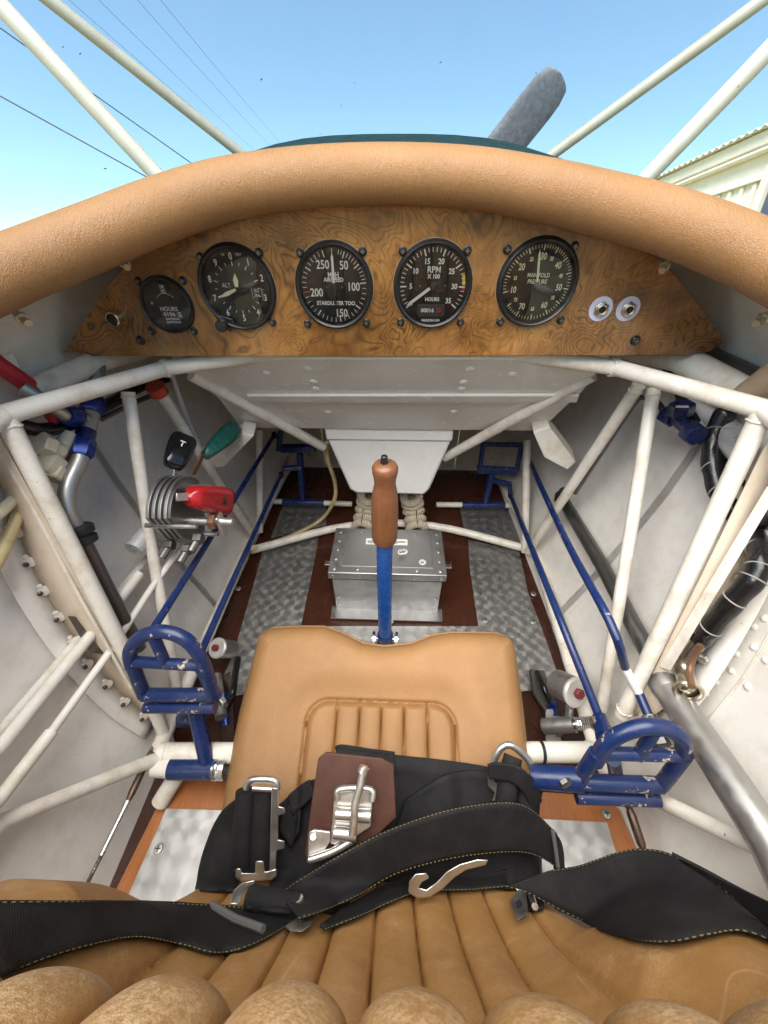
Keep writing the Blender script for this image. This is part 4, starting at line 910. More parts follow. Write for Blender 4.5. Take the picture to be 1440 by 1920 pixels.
# ------------------------------------------------------------------ turnbuckled cables
def cable(lab, pts, tail_, r):
    t = thing('control_cable', lab, 'cable', pts[0], group='turnbuckle cables')
    part('fork', MB().tube(pts[0:2], r * .9, 10), 'steel', t); part('turnbuckle', MB().tube([pts[1], lerp(pts[1], pts[2], .15), lerp(pts[1], pts[2], .85), pts[2]], [r * .7, r * 1.1, r * 1.1, r * .7], 14), 'brown_steel', t)
    part('swage', MB().tube([pts[2], lerp(pts[2], pts[3], .2), pts[3]], [r * 1.1, r * .8, r * .8], 12), 'steel', t)
    e = tail_ - pts[3]; u, w, a = frame_from(e); L = e.length; m = MB()
    for s in range(3):
        m.tube([pts[3] + a * (L * k / 60) + (u * math.cos(k * .8 + s * 2.094) + w * math.sin(k * .8 + s * 2.094)) * r * .28 for k in range(61)], r * .32, 5)
    part('wire_strands', m, 'dark_pipe', t, kind='stuff')
cable('turnbuckle cable running down behind the left hooped pedal', [at(303, 1376, y=.218), at(284, 1408, x=-.315), at(240, 1502, x=-.318), at(190, 1604, x=-.322)], at(152, 1680, x=-.325), .0042)
cable('turnbuckle cable below the right hooped pedal', [at(1170, 1486, y=.15), at(1180, 1515, x=.30), at(1206, 1594, x=.305), at(1216, 1640, x=.308)], at(1230, 1700, x=.31), .0045)

# ------------------------------------------------------------------ throttle quadrant
tq = thing('throttle_quadrant', 'aluminium throttle quadrant with red, green and black knobs on the left', 'throttle quadrant', at(345, 980, x=-.29))
qc = at(352, 962, x=-.285)
def plate(x, r, mat='zinc', name='quadrant_plate', th=.0035):
    pts = [V(x, qc.y + r * math.cos(R(a)), qc.z + r * math.sin(R(a))) for a in range(28, 152, 6)]
    pts += [V(x, qc.y - r * .62, qc.z - r * .35), V(x, qc.y - r * .20, qc.z - r * .95), V(x, qc.y + r * .22, qc.z - r * .95), V(x, qc.y + r * .75, qc.z - r * .25)]
    part(name, MB().prism(pts, V(th, 0, 0)), mat, tq, bevel=.0006)
for x in (-.312, -.304, -.296, -.288): plate(x, .054, 'alu_sheet', th=.0044)
for x in (-.3078, -.2998, -.2918): plate(x, .0534, 'rubber', 'friction_pad', .0037)
plate(-.2835, .052, 'dark_pipe', 'side_plate', .004)
for a in (35, 165, 270): bar(V(-.322, qc.y + .041 * math.cos(R(a)), qc.z + .041 * math.sin(R(a))), V(-.252, qc.y + .041 * math.cos(R(a)), qc.z + .041 * math.sin(R(a))), .0035, 'spacer_bolt', 'steel', tq)
bar(V(-.326, qc.y - .012, qc.z - .004), V(-.228, qc.y - .012, qc.z - .004), .0062, 'pivot_shaft', 'steel', tq)
part('friction_nut', MB().hexnut(V(-.244, qc.y - .012, qc.z - .004), X, .012, .010), 'copper', tq); part('friction_wheel', MB().box(V(-.234, qc.y - .012, qc.z - .012), (.005, .018, .040)), 'zinc', tq, bevel=.002); bar(V(-.228, qc.y - .012, qc.z - .004), V(-.216, qc.y - .012, qc.z - .004), .0055, 'wheel_boss', 'zinc', tq)
for p, dx in (((318, 1022), -.31), ((352, 1030), -.28), ((372, 1010), -.26)): part('clevis', MB().tube([at(*p, x=dx), at(p[0] - 14, p[1] + 24, x=dx - .005)], .0055, 10).hexnut(at(*p, x=dx), X, .009, .012), 'dark_pipe', tq)
def lever(x, pbase, ptip, xt, mat='zinc'):
    a, b = at(*pbase, x=x), at(*ptip, x=xt); u, w, ax = frame_from(b - a, X); part('lever', MB().box((a + b) / 2, (.003, .010, (b - a).length), (u, w, ax)), mat, tq, bevel=.0005)
def knob(p0, p1, x0, x1, wd, th, mat, lab, taper=1.0):
    a, b = at(*p0, x=x0), at(*p1, x=x1); e = b - a; u, w, ax = frame_from(e, (CAMLOC - (a + b) / 2)); L = e.length; rows = []
    for i in range(17):
        t = i / 16; f = lerp(taper, 1.0, sstep(0, .7, t)); k = (1 - (2 * t - 1) ** 6) ** .5 if 0 < t < 1 else .02
        k = max(.05, k); r_ = []
        for j in range(28):
            g = 2 * math.pi * j / 28; cx, sx = math.cos(g), math.sin(g); sq = (abs(cx) ** 5 + abs(sx) ** 5) ** (-1 / 5)
            r_.append(a + ax * L * t + w * (cx * sq * wd / 2 * f * k) + u * (sx * sq * th / 2 * k))
        rows.append(r_)
    o = MB().grid(rows, close=True); n_ = 28; o.f.append(tuple(range(n_ - 1, -1, -1))); o.f.append(tuple(16 * n_ + k for k in range(n_)))
    return part('knob', o, mat, tq, sharp=None, label=lab), a, b, u, w, ax
lever(-.305, (330, 950), (328, 870), -.30); lever(-.292, (362, 890), (380, 852), -.278, 'copper'); lever(-.262, (330, 932), (372, 930), -.25, 'zinc')
kb, a, b, u, w, ax = knob((322, 880), (349, 815), -.302, -.296, .036, .024, 'black_gloss', 'black throttle knob lettered T', .8)
mb = MB(); m_ = lerp(a, b, .62) + u * .0128; text(mb, 'T', .012, m_ + u * .0004, bold=.0003, ux=w * -1 if w.x < 0 else w, uy=ax); part('letter', mb, 'dial_white', kb, sharp=None)
knob((382, 856), (444, 800), -.284, -.272, .030, .026, 'knob_green', 'dark green knob', .6)
kb, a, b, u, w, ax = knob((352, 930), (432, 942), -.255, -.240, .042, .028, 'knob_red', 'red mixture knob lettered M', .72)
mb = MB(); m_ = lerp(a, b, .62) + u * .0146; text(mb, 'M', .014, m_ + u * .0004, bold=.0004, ux=-ax if False else (w if w.z > 0 else -w), uy=-ax); part('letter', mb, 'ink', kb, sharp=None)
# clear pipe under the quadrant
single('clear_sleeve', MB().tube([at(250, 1030, x=-.35), at(275, 1000, x=-.345)], .012, 16), 'foil_duct', 'short clear plastic sleeve behind the left upright tube', 'sleeve')

# ------------------------------------------------------------------ plumbing on the left side
fl_ = thing('fuel_line', 'bent aluminium fuel line with blue fittings on the left side', 'fuel line', at(150, 900, x=-.36))
f0, f1, f2 = at(188, 665, x=-.372), at(178, 745, x=-.366), at(152, 850, x=-.358)
bar(f0, f1, .0078, 'upper_pipe', 'alu_pipe', fl_); part('tee_body', MB().tube([lerp(f1, f2, .1), lerp(f1, f2, .95)], .0098, 16), 'alu_pipe', fl_)
d_ = f2 - f1
for k, r_ in ((.10, .0128), (.86, .0128)): part('blue_nut', MB().hexnut(f1 + d_ * k + d_.normalized() * .004, d_, r_, .024), 'blue_anodised', fl_)
for k in (.22, .70): part('nut_collar', MB().lathe([(.0105, -.007), (.0105, .007)], f1 + d_ * k, d_, 18), 'navy_cap', fl_)
s0, s1_ = lerp(f1, f2, .40), at(122, 778, x=-.358)
part('blue_nut', MB().hexnut(lerp(s0, s1_, .75), s1_ - s0, .0125, .022), 'blue_anodised', fl_); bar([s0, s1_, at(92, 758, x=-.366), at(40, 726, x=-.378)], None, .0075, 'branch_pipe', 'alu_pipe', fl_, sm=4) if False else part('branch_pipe', MB().tube([s0, s1_, at(92, 758, x=-.366), at(40, 726, x=-.378)], .0072, 16, sm=4), 'alu_pipe', fl_)
part('bent_pipe', MB().tube([f2, at(147, 868, x=-.358), at(130, 905, x=-.360), at(125, 935, x=-.360), at(131, 965, x=-.358), at(147, 996, x=-.355)], .0088, 18, sm=6), 'alu_pipe', fl_, sharp=None)
part('rubber_collar', MB().lathe([(.013, -.010), (.0155, -.008), (.0155, -.001), (.0125, .0), (.0125, .003), (.0155, .004), (.0155, .011), (.012, .013)], at(150, 1000, x=-.353), at(165, 1035, x=-.35) - at(147, 985, x=-.353), 22), 'rubber', fl_)
part('lower_pipe', MB().tube([at(152, 1008, x=-.353), at(205, 1110, x=-.35), at(262, 1216, x=-.342)], .0085, 16), 'dark_pipe', fl_)
rh = thing('red_hose', 'red rubber hose at the far left edge below the leather roll', 'hose', at(20, 705, x=-.385))
part('hose', MB().tube([at(-60, 640, x=-.39), at(0, 686, x=-.388), at(64, 732, x=-.383), at(110, 790, x=-.375)], .0088, 18, sm=4), 'red_hose', rh)
part('white_tag', MB().box(at(14, 680, x=-.392), (.004, .022, .016)), 'placard', rh, bevel=.002)
single('wrapped_hose', MB().tube([at(36, 798, x=-.385), at(80, 806, x=-.378), at(130, 796, x=-.376), at(170, 776, x=-.375), at(215, 752, x=-.372), at(260, 726, x=-.37), at(318, 706, x=-.36)], .0078, 16, sm=6), 'hose_black', 'black wrapped hose curving behind the blue fittings on the left', 'hose')
single('instrument_line', MB().tube([at(190, 786, x=-.38), at(250, 756, x=-.375), at(300, 735, x=-.37)], .0036, 10, sm=3), 'dark_pipe', 'thin grey pipe behind the left upright tube', 'pipe')
single('silver_tube', MB().tube([at(322, 700, x=-.345), at(345, 770, x=-.342), at(380, 850, x=-.338), at(400, 880, x=-.336), at(470, 985, x=-.33)], .0052, 12, sm=4), 'foil_duct', 'silver wrapped tube lying along the left diagonal tube', 'tube')
pf_ = thing('plastic_fitting', 'cream plastic hose tee behind the thick left tube', 'fitting', at(100, 860, x=-.375))
part('body', MB().tube([at(132, 815, x=-.37), at(78, 890, x=-.378)], .0092, 16), 'plastic_cream', pf_); part('nut', MB().hexnut(at(92, 872, x=-.376), at(132, 815, x=-.37) - at(78, 890, x=-.378), .0145, .022), 'plastic_cream', pf_)
part('nut', MB().hexnut(at(105, 888, x=-.372), at(132, 815, x=-.37) - at(78, 890, x=-.378), .0125, .016), 'plastic_cream', pf_)
part('branch', MB().tube([at(112, 846, x=-.372), at(78, 832, x=-.374)], .0105, 16), 'plastic_cream', pf_); part('cap', MB().hexnut(at(84, 833, x=-.372), at(112, 846, x=-.372) - at(78, 832, x=-.374), .0125, .014), 'plastic_cream', pf_)
part('red_collar', MB().tube([at(124, 858, x=-.375), at(136, 845, x=-.375)], .008, 14), 'red_hose', pf_)
for i, (a, b, m_, lab) in enumerate((((42, 944), (-30, 1100), 'tube_yellow', 'yellowed clear tube with black grommet, lower of two at the left edge'), ((36, 926), (-40, 990), 'plastic_cream', 'pale clear tube with black grommet, upper of two at the left edge'))):
    t = thing('vent_tube', lab, 'tube', at(*a, x=-.392), group='clear vent tubes')
    part('tube', MB().tube([at(*a, x=-.392), at((a[0] + b[0]) / 2 + 4, (a[1] + b[1]) / 2, x=-.385), at(*b, x=-.378)], .0058, 14, sm=4), m_, t)
    part('grommet', MB().lathe([(.006, -.003), (.0105, -.003), (.0105, .002), (.006, .003)], at(a[0] + 3, a[1] - 2, x=-.392), at(*a, x=-.392) - at(*b, x=-.378), 18), 'rubber', t)

# ------------------------------------------------------------------ formers with fasteners on both sides
def former(s, name_lab, edge, inner, webm):
    t = thing('side_former', name_lab, 'former', edge[len(edge) // 2], group='curved side formers')
    E = smooth(edge, 5); I = [lerp(inner[0], inner[1], i / (len(E) - 1)) for i in range(len(E))]
    part('web', MB().grid([E, I]), webm, t, solid=.0015)
    nrm = [(V(s * 1, -.25, .1)).normalized()] * len(E)
    out = [e + V(s * .003, -.028, .008) for e in E]
    part('flange', MB().grid([[e - V(s * .002, 0, 0) for e in E], [o - V(s * .003, 0, 0) for o in out]]), 'skin_white', t, solid=.0018)
    return t, E
edge = [at(*p, x=-x_) for p, x_ in (((-10, 880), .402), ((18, 960), .400), ((62, 1072), .397), ((112, 1160), .392), ((166, 1236), .383), ((230, 1306), .365), ((292, 1352), .345))]
ft, E = former(-1, 'cream former web with fasteners along the left wall', edge, (EL + V(-.012, -.004, 0), at(292, 1342, x=-.322)), 'web_cream')
for p, x_ in (((33, 998), .394), ((56, 1054), .393), ((82, 1108), .391), ((112, 1157), .388), ((138, 1203), .383), ((165, 1245), .376), ((202, 1283), .367), ((235, 1316), .356), ((270, 1344), .345)):
    c = at(*p, x=-x_); ax = V(.8, -.55, .25).normalized(); u, w, a = frame_from(ax)
    o = part('fastener_plate', MB().lathe([(.0062, 0), (.0058, .001), (.003, .0013)], c, ax, 18), 'tube_white', ft)
    part('receptacle', MB().lathe([(.0028, 0), (.0025, .0025), (.0016, .0032), (.001, .0024)], c + a * .001 + w * .004, ax, 12), 'brown_steel', o)
    part('receptacle_rivet', MB().lathe([(.003, 0), (.0025, .0012), (.0001, .0016)], c + u * .0075 + a * .0005, ax, 10), 'tube_white', o)
part('cutout_patch', MB().prism([at(128, 1155, x=-.374), at(180, 1158, x=-.364), at(218, 1228, x=-.352), at(168, 1222, x=-.364)], V(.0006, -.0012, 0)), 'dark_pipe', ft)
for p in ((88, 1013), (113, 1052)): part('web_bolt', MB().hexnut(at(*p, x=-.378), V(.7, -.6, .2), .0055, .006), 'brown_steel', ft)
part('edge_strip', MB().tube([at(2, 850, x=-.375), at(60, 950, x=-.366), at(150, 1120, x=-.352), at(246, 1290, x=-.335)], .0022, 8), 'tube_white', ft)
edge = [at(*p, x=x_) for p, x_ in (((1440, 935), .405), ((1418, 1000), .402), ((1404, 1062), .398), ((1372, 1130), .392), ((1330, 1205), .382), ((1285, 1275), .370), ((1230, 1340), .352))]
ft2, E = former(1, 'cream former web with small bolts along the right wall', edge, (ER + V(.014, -.004, 0), at(1184, 1342, x=.330)), 'web_cream')
for p, x_ in (((1410, 1030), .398), ((1386, 1086), .392), ((1352, 1155), .385), ((1318, 1236), .374), ((1252, 1310), .356)):
    part('former_bolt', MB().hexnut(at(*p, x=x_ - .004), V(-.8, -.55, .2), .0052, .006), 'zinc', ft2)
part('edge_strip', MB().prism([at(1438, 912, x=.372), at(1440, 940, x=.372), at(1252, 1254, x=.345), at(1236, 1250, x=.342)], V(.002, -.002, 0)), 'tube_white', ft2)
for p in ((1357, 1042), (1290, 1180)): part('web_bolt', MB().hexnut(at(*p, x=.388), V(-.7, -.6, .2), .005, .006), 'brown_steel', ft2)
part('gusset', MB().prism([at(1180, 1285, x=.338), at(1224, 1268, x=.345), at(1250, 1318, x=.345), at(1200, 1352, x=.335)], V(.002, -.002, 0)), 'web_cream', ft2)
# rivets on the right skin
for p in ((1414, 1175), (1381, 1226), (1434, 1160), (1342, 1278), (1372, 1258), (1414, 1214), (1436, 1238)) + ((1305, 1330), (1324, 1300), (1402, 1288)):
    c = on_skin(*p, 1, .0); part('rivet', MB().lathe([(.0042, 0), (.0036, .0015), (.002, .0026), (.0001, .0028)], c, V(-1, 0, .15), 12), 'skin_white', sides[1])
part('lap_seam', MB().tube([on_skin(1470, 1150, 1), on_skin(1440, 1192, 1), on_skin(1395, 1268, 1), on_skin(1345, 1330, 1), on_skin(1300, 1380, 1)], .0010, 6), 'tube_white', sides[1])

# ------------------------------------------------------------------ plumbing and wiring on the right side
dt = thing('torque_pipe', 'long grey metal pipe along the lower right side', 'pipe', at(1250, 1280, x=.34))
J = at(1246, 1282, x=.352)
part('forward_pipe', MB().tube([at(1050, 928, x=.362), at(1130, 1062, x=.358), J], .0112, 22), 'dark_pipe', dt)
part('rear_pipe', MB().tube([J, at(1340, 1422, x=.348), at(1450, 1590, x=.338), V(.33, -.34, .21)], .0168, 26), 'alu_pipe', dt)
part('joint_collar', MB().lathe([(.0112, -.016), (.0172, -.012), (.0180, .006), (.0168, .012)], J, at(1340, 1422, x=.348) - J, 24), 'alu_pipe', dt)
el = thing('chrome_elbow', 'bent metal elbow pipe leading up from the grey pipe into the black hose', 'elbow pipe', at(1288, 1290, x=.36))
part('elbow', MB().tube([at(1292, 1296, x=.352), at(1284, 1262, x=.362), at(1286, 1236, x=.366), at(1300, 1212, x=.367), at(1322, 1186, x=.366)], .0102, 20, sm=6), 'nickel', el, sharp=None)
part('rust_run', MB().tube([at(1297, 1288, x=.341), at(1293, 1258, x=.350), at(1300, 1232, x=.354), at(1314, 1210, x=.355)], .0036, 10, sm=5), 'copper', el)
part('flange', MB().torus(at(1290, 1296, x=.350), at(1284, 1262, x=.362) - at(1292, 1296, x=.352), .0128, .0024, 26, 8), 'nickel', el)
def spiral_hose(lab, pts, r, gaps, name='ducted_hose'):
    t = thing(name, lab, 'hose', pts[0], group='black spiral wrapped hoses'); P = smooth(pts, 8)
    part('wrap', MB().tube(P, [r * (1 + .05 * math.sin(i * .9)) for i in range(len(P))], 22), 'hose_black', t, sharp=None)
    for g in gaps:
        i = int(g * (len(P) - 2)); a = (P[i + 1] - P[i]).normalized(); ax = (a + V(0, .1, .45)).normalized()
        part('wrap_gap', MB().torus(P[i], ax, r * 1.03, .0009, 26, 6), 'hose_gap', t, sharp=None)
spiral_hose('fat black spiral wrapped hose curling round the thick right tube', [at(1362, 770, x=.395), at(1340, 815, x=.388), at(1336, 868, x=.384), at(1350, 925, x=.386), at(1382, 968, x=.396), at(1412, 1004, x=.394), at(1426, 1045, x=.384), at(1412, 1085, x=.376), at(1372, 1130, x=.368), at(1330, 1180, x=.366), at(1312, 1200, x=.366)], .0106, (.10, .22, .30, .38, .50, .58, .66, .72, .80, .9))
spiral_hose('slimmer black hose passing behind the thick right tube', [at(1352, 772, x=.402), at(1372, 850, x=.402), at(1412, 905, x=.402), at(1450, 985, x=.398)], .0092, (.55, .8))
spiral_hose('black hose with broad silver bands beside the capped fitting', [at(1252, 690, x=.39), at(1280, 745, x=.388), at(1306, 790, x=.386), at(1334, 826, x=.388)], .0068, ())
for (a, b) in (((1287, 757), (1293, 767)), ((1311, 796), (1320, 808))): single('silver_band', MB().tube([at(*a, x=.387), at(*b, x=.387)], .0074, 18), 'foil_duct', 'silver band on the slim black hose, %s one' % ('upper' if a[0] < 1300 else 'lower'), 'band', group='silver hose bands')
single('foil_duct', MB().tube([at(1290, 740, x=.40), at(1340, 790, x=.40), at(1390, 842, x=.398), at(1440, 896, x=.39)], .0155, 22, sm=5), 'foil_duct', 'silver foil wrapped duct behind the black hoses', 'duct', sharp=None)
single('taped_tube', MB().tube([at(1395, 745, x=.385), at(1420, 728, x=.385), at(1470, 690, x=.385)], .0138, 20), 'tape_tan', 'tan taped tube end at the right edge', 'tube')
cf = thing('capped_fitting', 'dark blue capped tee fitting hanging under the right cross tube', 'fitting', at(1270, 790, x=.37))
for a, b, r_ in (((1262, 780), (1300, 810), .0085), ((1272, 786), (1276, 764), .0088)): part('tee_arm', MB().tube([at(*a, x=.368), at(*b, x=.366)], r_, 16), 'navy_cap', cf)
for p, q_, r_ in (((1300, 812), (1270, 785), .0135), ((1277, 768), (1272, 790), .0138), ((1256, 780), (1280, 796), .0125)): part('cap_nut', MB().hexnut(at(*p, x=.365), at(*p, x=.365) - at(*q_, x=.368), r_, .018), 'navy_cap', cf)
part('inlet_pipe', MB().tube([at(1250, 776, x=.372), at(1228, 752, x=.38), at(1205, 745, x=.382), at(1185, 762, x=.376), at(1120, 860, x=.352), at(1078, 925, x=.345)], .0042, 12, sm=6), 'dark_pipe', cf)
single('drain_hose', MB().tube([at(612, 830, y=.70), at(616, 866, y=.72), at(628, 905, y=.74), at(626, 940, y=.74), at(600, 976, z=.012), at(545, 1005, z=.012), at(470, 1032, z=.03)], .0048, 12, sm=8), 'tube_yellow', 'yellowed drain hose curving from the sump to the left floor edge', 'hose')
# ------------------------------------------------------------------ seat cushion
from mathutils.bvhtree import BVHTree
S0 = V(0, .323, .169); BD = V(0, -.177, -.068).normalized(); SN = V(0, BD.z, -BD.y)
def sxb(px, py, off=0.0):
    p = on_plane(px, py, S0 + SN * off, SN); return p.x, (p - S0).dot(BD)
def spt(x, b, h=0.0): return V(x, 0, 0) + V(0, S0.y, S0.z) + BD * b + SN * h
def pts_f(pix, swap=False): return sorted([(sxb(*p)[1], sxb(*p)[0]) if swap else sxb(*p) for p in pix])
FRONT = pts_f([(470, 1212), (474, 1194), (486, 1180), (506, 1172), (560, 1170), (606, 1171), (640, 1183), (680, 1203), (720, 1209), (770, 1204), (812, 1188), (848, 1182), (930, 1182), (956, 1187), (968, 1198), (974, 1214)])
LEFTE = pts_f([(470, 1212), (455, 1270), (440, 1330), (425, 1400), (408, 1500), (396, 1560)], True); RIGHTE = pts_f([(974, 1214), (982, 1270), (990, 1330), (998, 1400), (1006, 1470), (1016, 1560)], True)
BMAX = .345
PLX = [sxb(p, 1400)[0] for p in (568, 627, 671, 713, 757, 802, 857)]; PLB = sxb(720, 1316)[1]
def seat_h(x, b, xl, xr, bf):
    d = min(x - xl, xr - x, b - bf); r = .030
    h = 0.0 if d >= r else -(r - math.sqrt(max(0, r * r - (r - d) ** 2)))
    h += .012 * math.sin(math.pi * min(1, max(0, (x - xl) / (xr - xl)))) ** .5
    cr_ = .030                                            # corner radius of the pleated inset
    def inset(x, b):
        dx = min(x - PLX[0], PLX[-1] - x); db = b - PLB
        if dx > cr_ or db > cr_: return min(dx, db)
        return cr_ - math.hypot(cr_ - dx, cr_ - db)
    q = inset(x, b)
    if q > -.045:
        h -= .011 * sstep(-.045, .0, q)
    h -= .0045 * math.exp(-(q / .0024) ** 2)
    if q > 0:
        for a, c in zip(PLX, PLX[1:]):
            if a <= x <= c:
                f = (x - a) / (c - a); h += .0090 * (max(0, 1 - (2 * f - 1) ** 2)) ** .5 * sstep(0, .010, q)
                e = min(x - a, c - x); h -= .0030 * math.exp(-(e / .0010) ** 2)
    return h
NX, NB = 300, 230; rows = []
for j in range(NB + 1):
    row = []
    for i in range(NX + 1):
        t = i / NX; v = (j / NB) ** 1.15
        x0 = lerp(FRONT[0][0], FRONT[-1][0], t); bf = interp(x0, FRONT); b = bf + (BMAX - bf) * v
        xl, xr = interp(b, LEFTE), interp(b, RIGHTE); x = lerp(xl, xr, t)
        row.append(spt(x, b, seat_h(x, b, xl, xr, bf if j else b)))
    rows.append(row)
for row_ in (0,): pass
low = [[p - SN * .055 for p in rows[0]]]
sc_ = thing('seat_cushion', 'tan leather seat cushion with pleated centre and scooped front edge', 'cushion', spt(0, .16, -.05))
mbs = MB().grid(low + rows)
mbs.grid([[r[0] for r in rows], [r[0] - SN * .055 for r in rows]]); mbs.grid([[r[-1] for r in rows], [r[-1] - SN * .055 for r in rows]])
part('leather_cover', mbs, 'leather_seat', sc_, sharp=70)
ring = [r[0] for r in rows[::-6]] + rows[0][::6] + [r[-1] for r in rows[::6]]
part('piping', MB().tube([p - SN * .0005 for p in ring], .0030, 10), 'leather_seat', sc_, sharp=None)

# ------------------------------------------------------------------ seat back
PROF = smooth([V(0, *p) for p in ((.088, .060), (.060, .088), (.034, .135), (.009, .19), (-.011, .25), (-.029, .30), (-.046, .34), (-.060, .385), (-.050, .418), (-.030, .446), (-.017, .472), (-.020, .505), (-.046, .56), (-.075, .61), (-.10, .66), (-.13, .70))], 14)
G0, GW = .004, .0385
def half_w(z): return interp(z, [(.06, .185), (.12, .195), (.20, .205), (.25, .235), (.30, .275), (.36, .30), (.70, .31)])
def back_pt(x, p, nrm):
    z = p.z; ax = abs(x); W_ = half_w(z)
    bol = sstep(.125, .215, ax) * interp(z, [(.08, .008), (.2, .028), (.31, .060), (.38, .056), (.45, .024), (.6, .026)])
    k = (x - G0) / GW; f = k - math.floor(k); amp = interp(z, [(.07, .006), (.2, .008), (.36, .009), (.44, .013), (.52, .013), (.7, .012)])
    inside = 1 - sstep(.150, .172, ax)
    pl = amp * (max(0, 1 - (2 * f - 1) ** 2)) ** .55 * inside + amp * (1 - inside) * .6
    pl -= .003 * math.exp(-((min(f, 1 - f) * GW) / .0012) ** 2) * inside
    edge = W_ - ax; fall = 0.0 if edge > .035 else -(.035 - math.sqrt(max(0, .035 ** 2 - (.035 - edge) ** 2)))
    q = p + nrm * (pl + fall); return V(x, q.y + bol, q.z)
rows = []
for i, p in enumerate(PROF):
    tdir = (PROF[min(i + 1, len(PROF) - 1)] - PROF[max(0, i - 1)]).normalized(); nrm = V(0, tdir.z, -tdir.y); W_ = half_w(p.z)
    rows.append([back_pt(-W_ + 2 * W_ * k / 460, p, nrm) for k in range(461)])
bk = thing('back_cushion', 'worn tan leather seat back with fat vertical pleats nearest the camera', 'cushion', V(0, -.02, .08))
mbk = MB().grid(rows); mbk.grid([[r[0] for r in rows], [r[0] - Y * .06 for r in rows]]); mbk.grid([[r[-1] for r in rows], [r[-1] - Y * .06 for r in rows]])
cov = part('leather_cover', mbk, 'leather_back', bk, sharp=70)
wa = cov.data.attributes.new('wear', 'FLOAT', 'POINT'); cz = WL[cov.name]
for i_, v_ in enumerate(cov.data.vertices):
    x_, z_ = v_.co.x + cz.x, v_.co.z + cz.z; k_ = (x_ - G0) / GW; f_ = k_ - math.floor(k_)
    ridge = max(0.0, 1 - (2 * f_ - 1) ** 2) ** 1.2 if abs(x_) < .16 else .55
    wa.data[i_].value = ridge * (sstep(.40, .455, z_) * (1 - sstep(.56, .64, z_)) + .22 * sstep(.10, .22, z_) * (1 - sstep(.30, .36, z_)))
BVH = BVHTree.FromPolygons([tuple(v) for v in mbs.v] + [tuple(v) for v in mbk.v], mbs.f + [tuple(i + len(mbs.v) for i in f) for f in mbk.f])
def depth_hit(px, py):
    r = ray(px, py); L = r.length; h = BVH.ray_cast(CAMLOC, r / L); return h[3] / L if h[0] is not None else 9.0
def laid(px, py, off=.006, d=None):
    """a point lying off metres above the upholstery along the sight line, or at depth d if that is nearer"""
    dh = depth_hit(px, py) - off; return at(px, py, d=min(dh, d) if d else min(dh, .46))

# ------------------------------------------------------------------ webbing
def resample(pl, n):
    P = smooth([V(p[0], p[1], 0) for p in pl], 8); L = [0.0]
    for a, b in zip(P, P[1:]): L.append(L[-1] + (b - a).length)
    out = []
    for i in range(n):
        t = L[-1] * i / (n - 1); k = max(0, min(len(L) - 2, next((j for j in range(len(L) - 1) if L[j + 1] >= t - 1e-9), len(L) - 2)))
        f = (t - L[k]) / max(1e-9, L[k + 1] - L[k]); q = lerp(P[k], P[k + 1], f); out.append((q.x, q.y))
    return out
def strap(parent, ea, eb, off=.008, ds=None, n=48, m=9, stitch=True, mat='webbing', name='webbing', crown=.002, dsb=None, th=.0022, sides_=(0, 1)):
    """ribbon between two sighted edges, laid over the upholstery"""
    A, B = resample(ea, n), resample(eb, n); dep = []
    for i in range(n):
        row = []
        for j in range(m):
            t = j / (m - 1); px, py = lerp(A[i][0], B[i][0], t), lerp(A[i][1], B[i][1], t)
            dh = depth_hit(px, py) - off
            if ds: dd = lerp(interp(i / (n - 1), ds), interp(i / (n - 1), dsb or ds), t); dh = min(dh, dd)
            row.append(min(dh, .60))
        dep.append(row)
    for _ in range(6):                                    # webbing is stiff: relax the depths, never into the leather
        nd = [r[:] for r in dep]
        for i in range(n):
            for j in range(m):
                s, k = 0.0, 0
                for a, b in ((i - 1, j), (i + 1, j), (i, j - 1), (i, j + 1)):
                    if 0 <= a < n and 0 <= b < m: s += dep[a][b]; k += 1
                nd[i][j] = min(dep[i][j], (dep[i][j] + s) / (k + 1))
        dep = nd
    rows = [[at(lerp(A[i][0], B[i][0], j / (m - 1)), lerp(A[i][1], B[i][1], j / (m - 1)), d=dep[i][j]) for j in range(m)] for i in range(n)]
    o = part(name, MB().grid(rows), mat, parent, sharp=None, solid=th)
    if stitch:
        sb = MB()
        for j, jj in ((0, 1), (m - 1, m - 2)):
            if (0 if j == 0 else 1) not in sides_: continue
            line = [lerp(rows[i][j], rows[i][jj], .10) for i in range(n)]; up = [(CAMLOC - p).normalized() * (th * .75) for p in line]
            L = sum((b - a).length for a, b in zip(line, line[1:])); k = max(8, int(L / .0042)); fine = resample3(line, k * 2)
            for q in range(k): 
                a, b = fine[2 * q], fine[2 * q + 1]; u_ = (CAMLOC - a).normalized() * (th * .8); sb.tube([a + u_, b + u_], .00034, 4)
        part('stitching', sb, 'stitch_yellow', o, kind='stuff')
    return o, rows
def resample3(P, n):
    L = [0.0]
    for a, b in zip(P, P[1:]): L.append(L[-1] + (b - a).length)
    out = []; k = 0
    for i in range(n):
        t = L[-1] * i / (n - 1)
        while k < len(L) - 2 and L[k + 1] < t: k += 1
        out.append(lerp(P[k], P[k + 1], (t - L[k]) / max(1e-9, L[k + 1] - L[k])))
    return out
def rod(pix, r, off, name, mat, parent, d=None, sm=4, seg=12): return part(name, MB().tube([laid(*p, off, d) for p in pix], r, seg, sm=sm), mat, parent)
def slab(pix, off, th, name, mat, parent, d=None, bevel=.0008):
    P = [laid(*p, off, d) for p in pix]; c = sum(P, Vector()) / len(P); n_ = Vector()
    for a, b in zip(P, P[1:] + P[:1]): n_ += (a - c).cross(b - c)
    n_.normalize(); n_ = n_ if n_.dot(CAMLOC - c) > 0 else -n_
    P = [p - n_ * (p - c).dot(n_) for p in P]           # flatten
    return part(name, MB().prism(P, n_ * th), mat, parent, bevel=bevel)

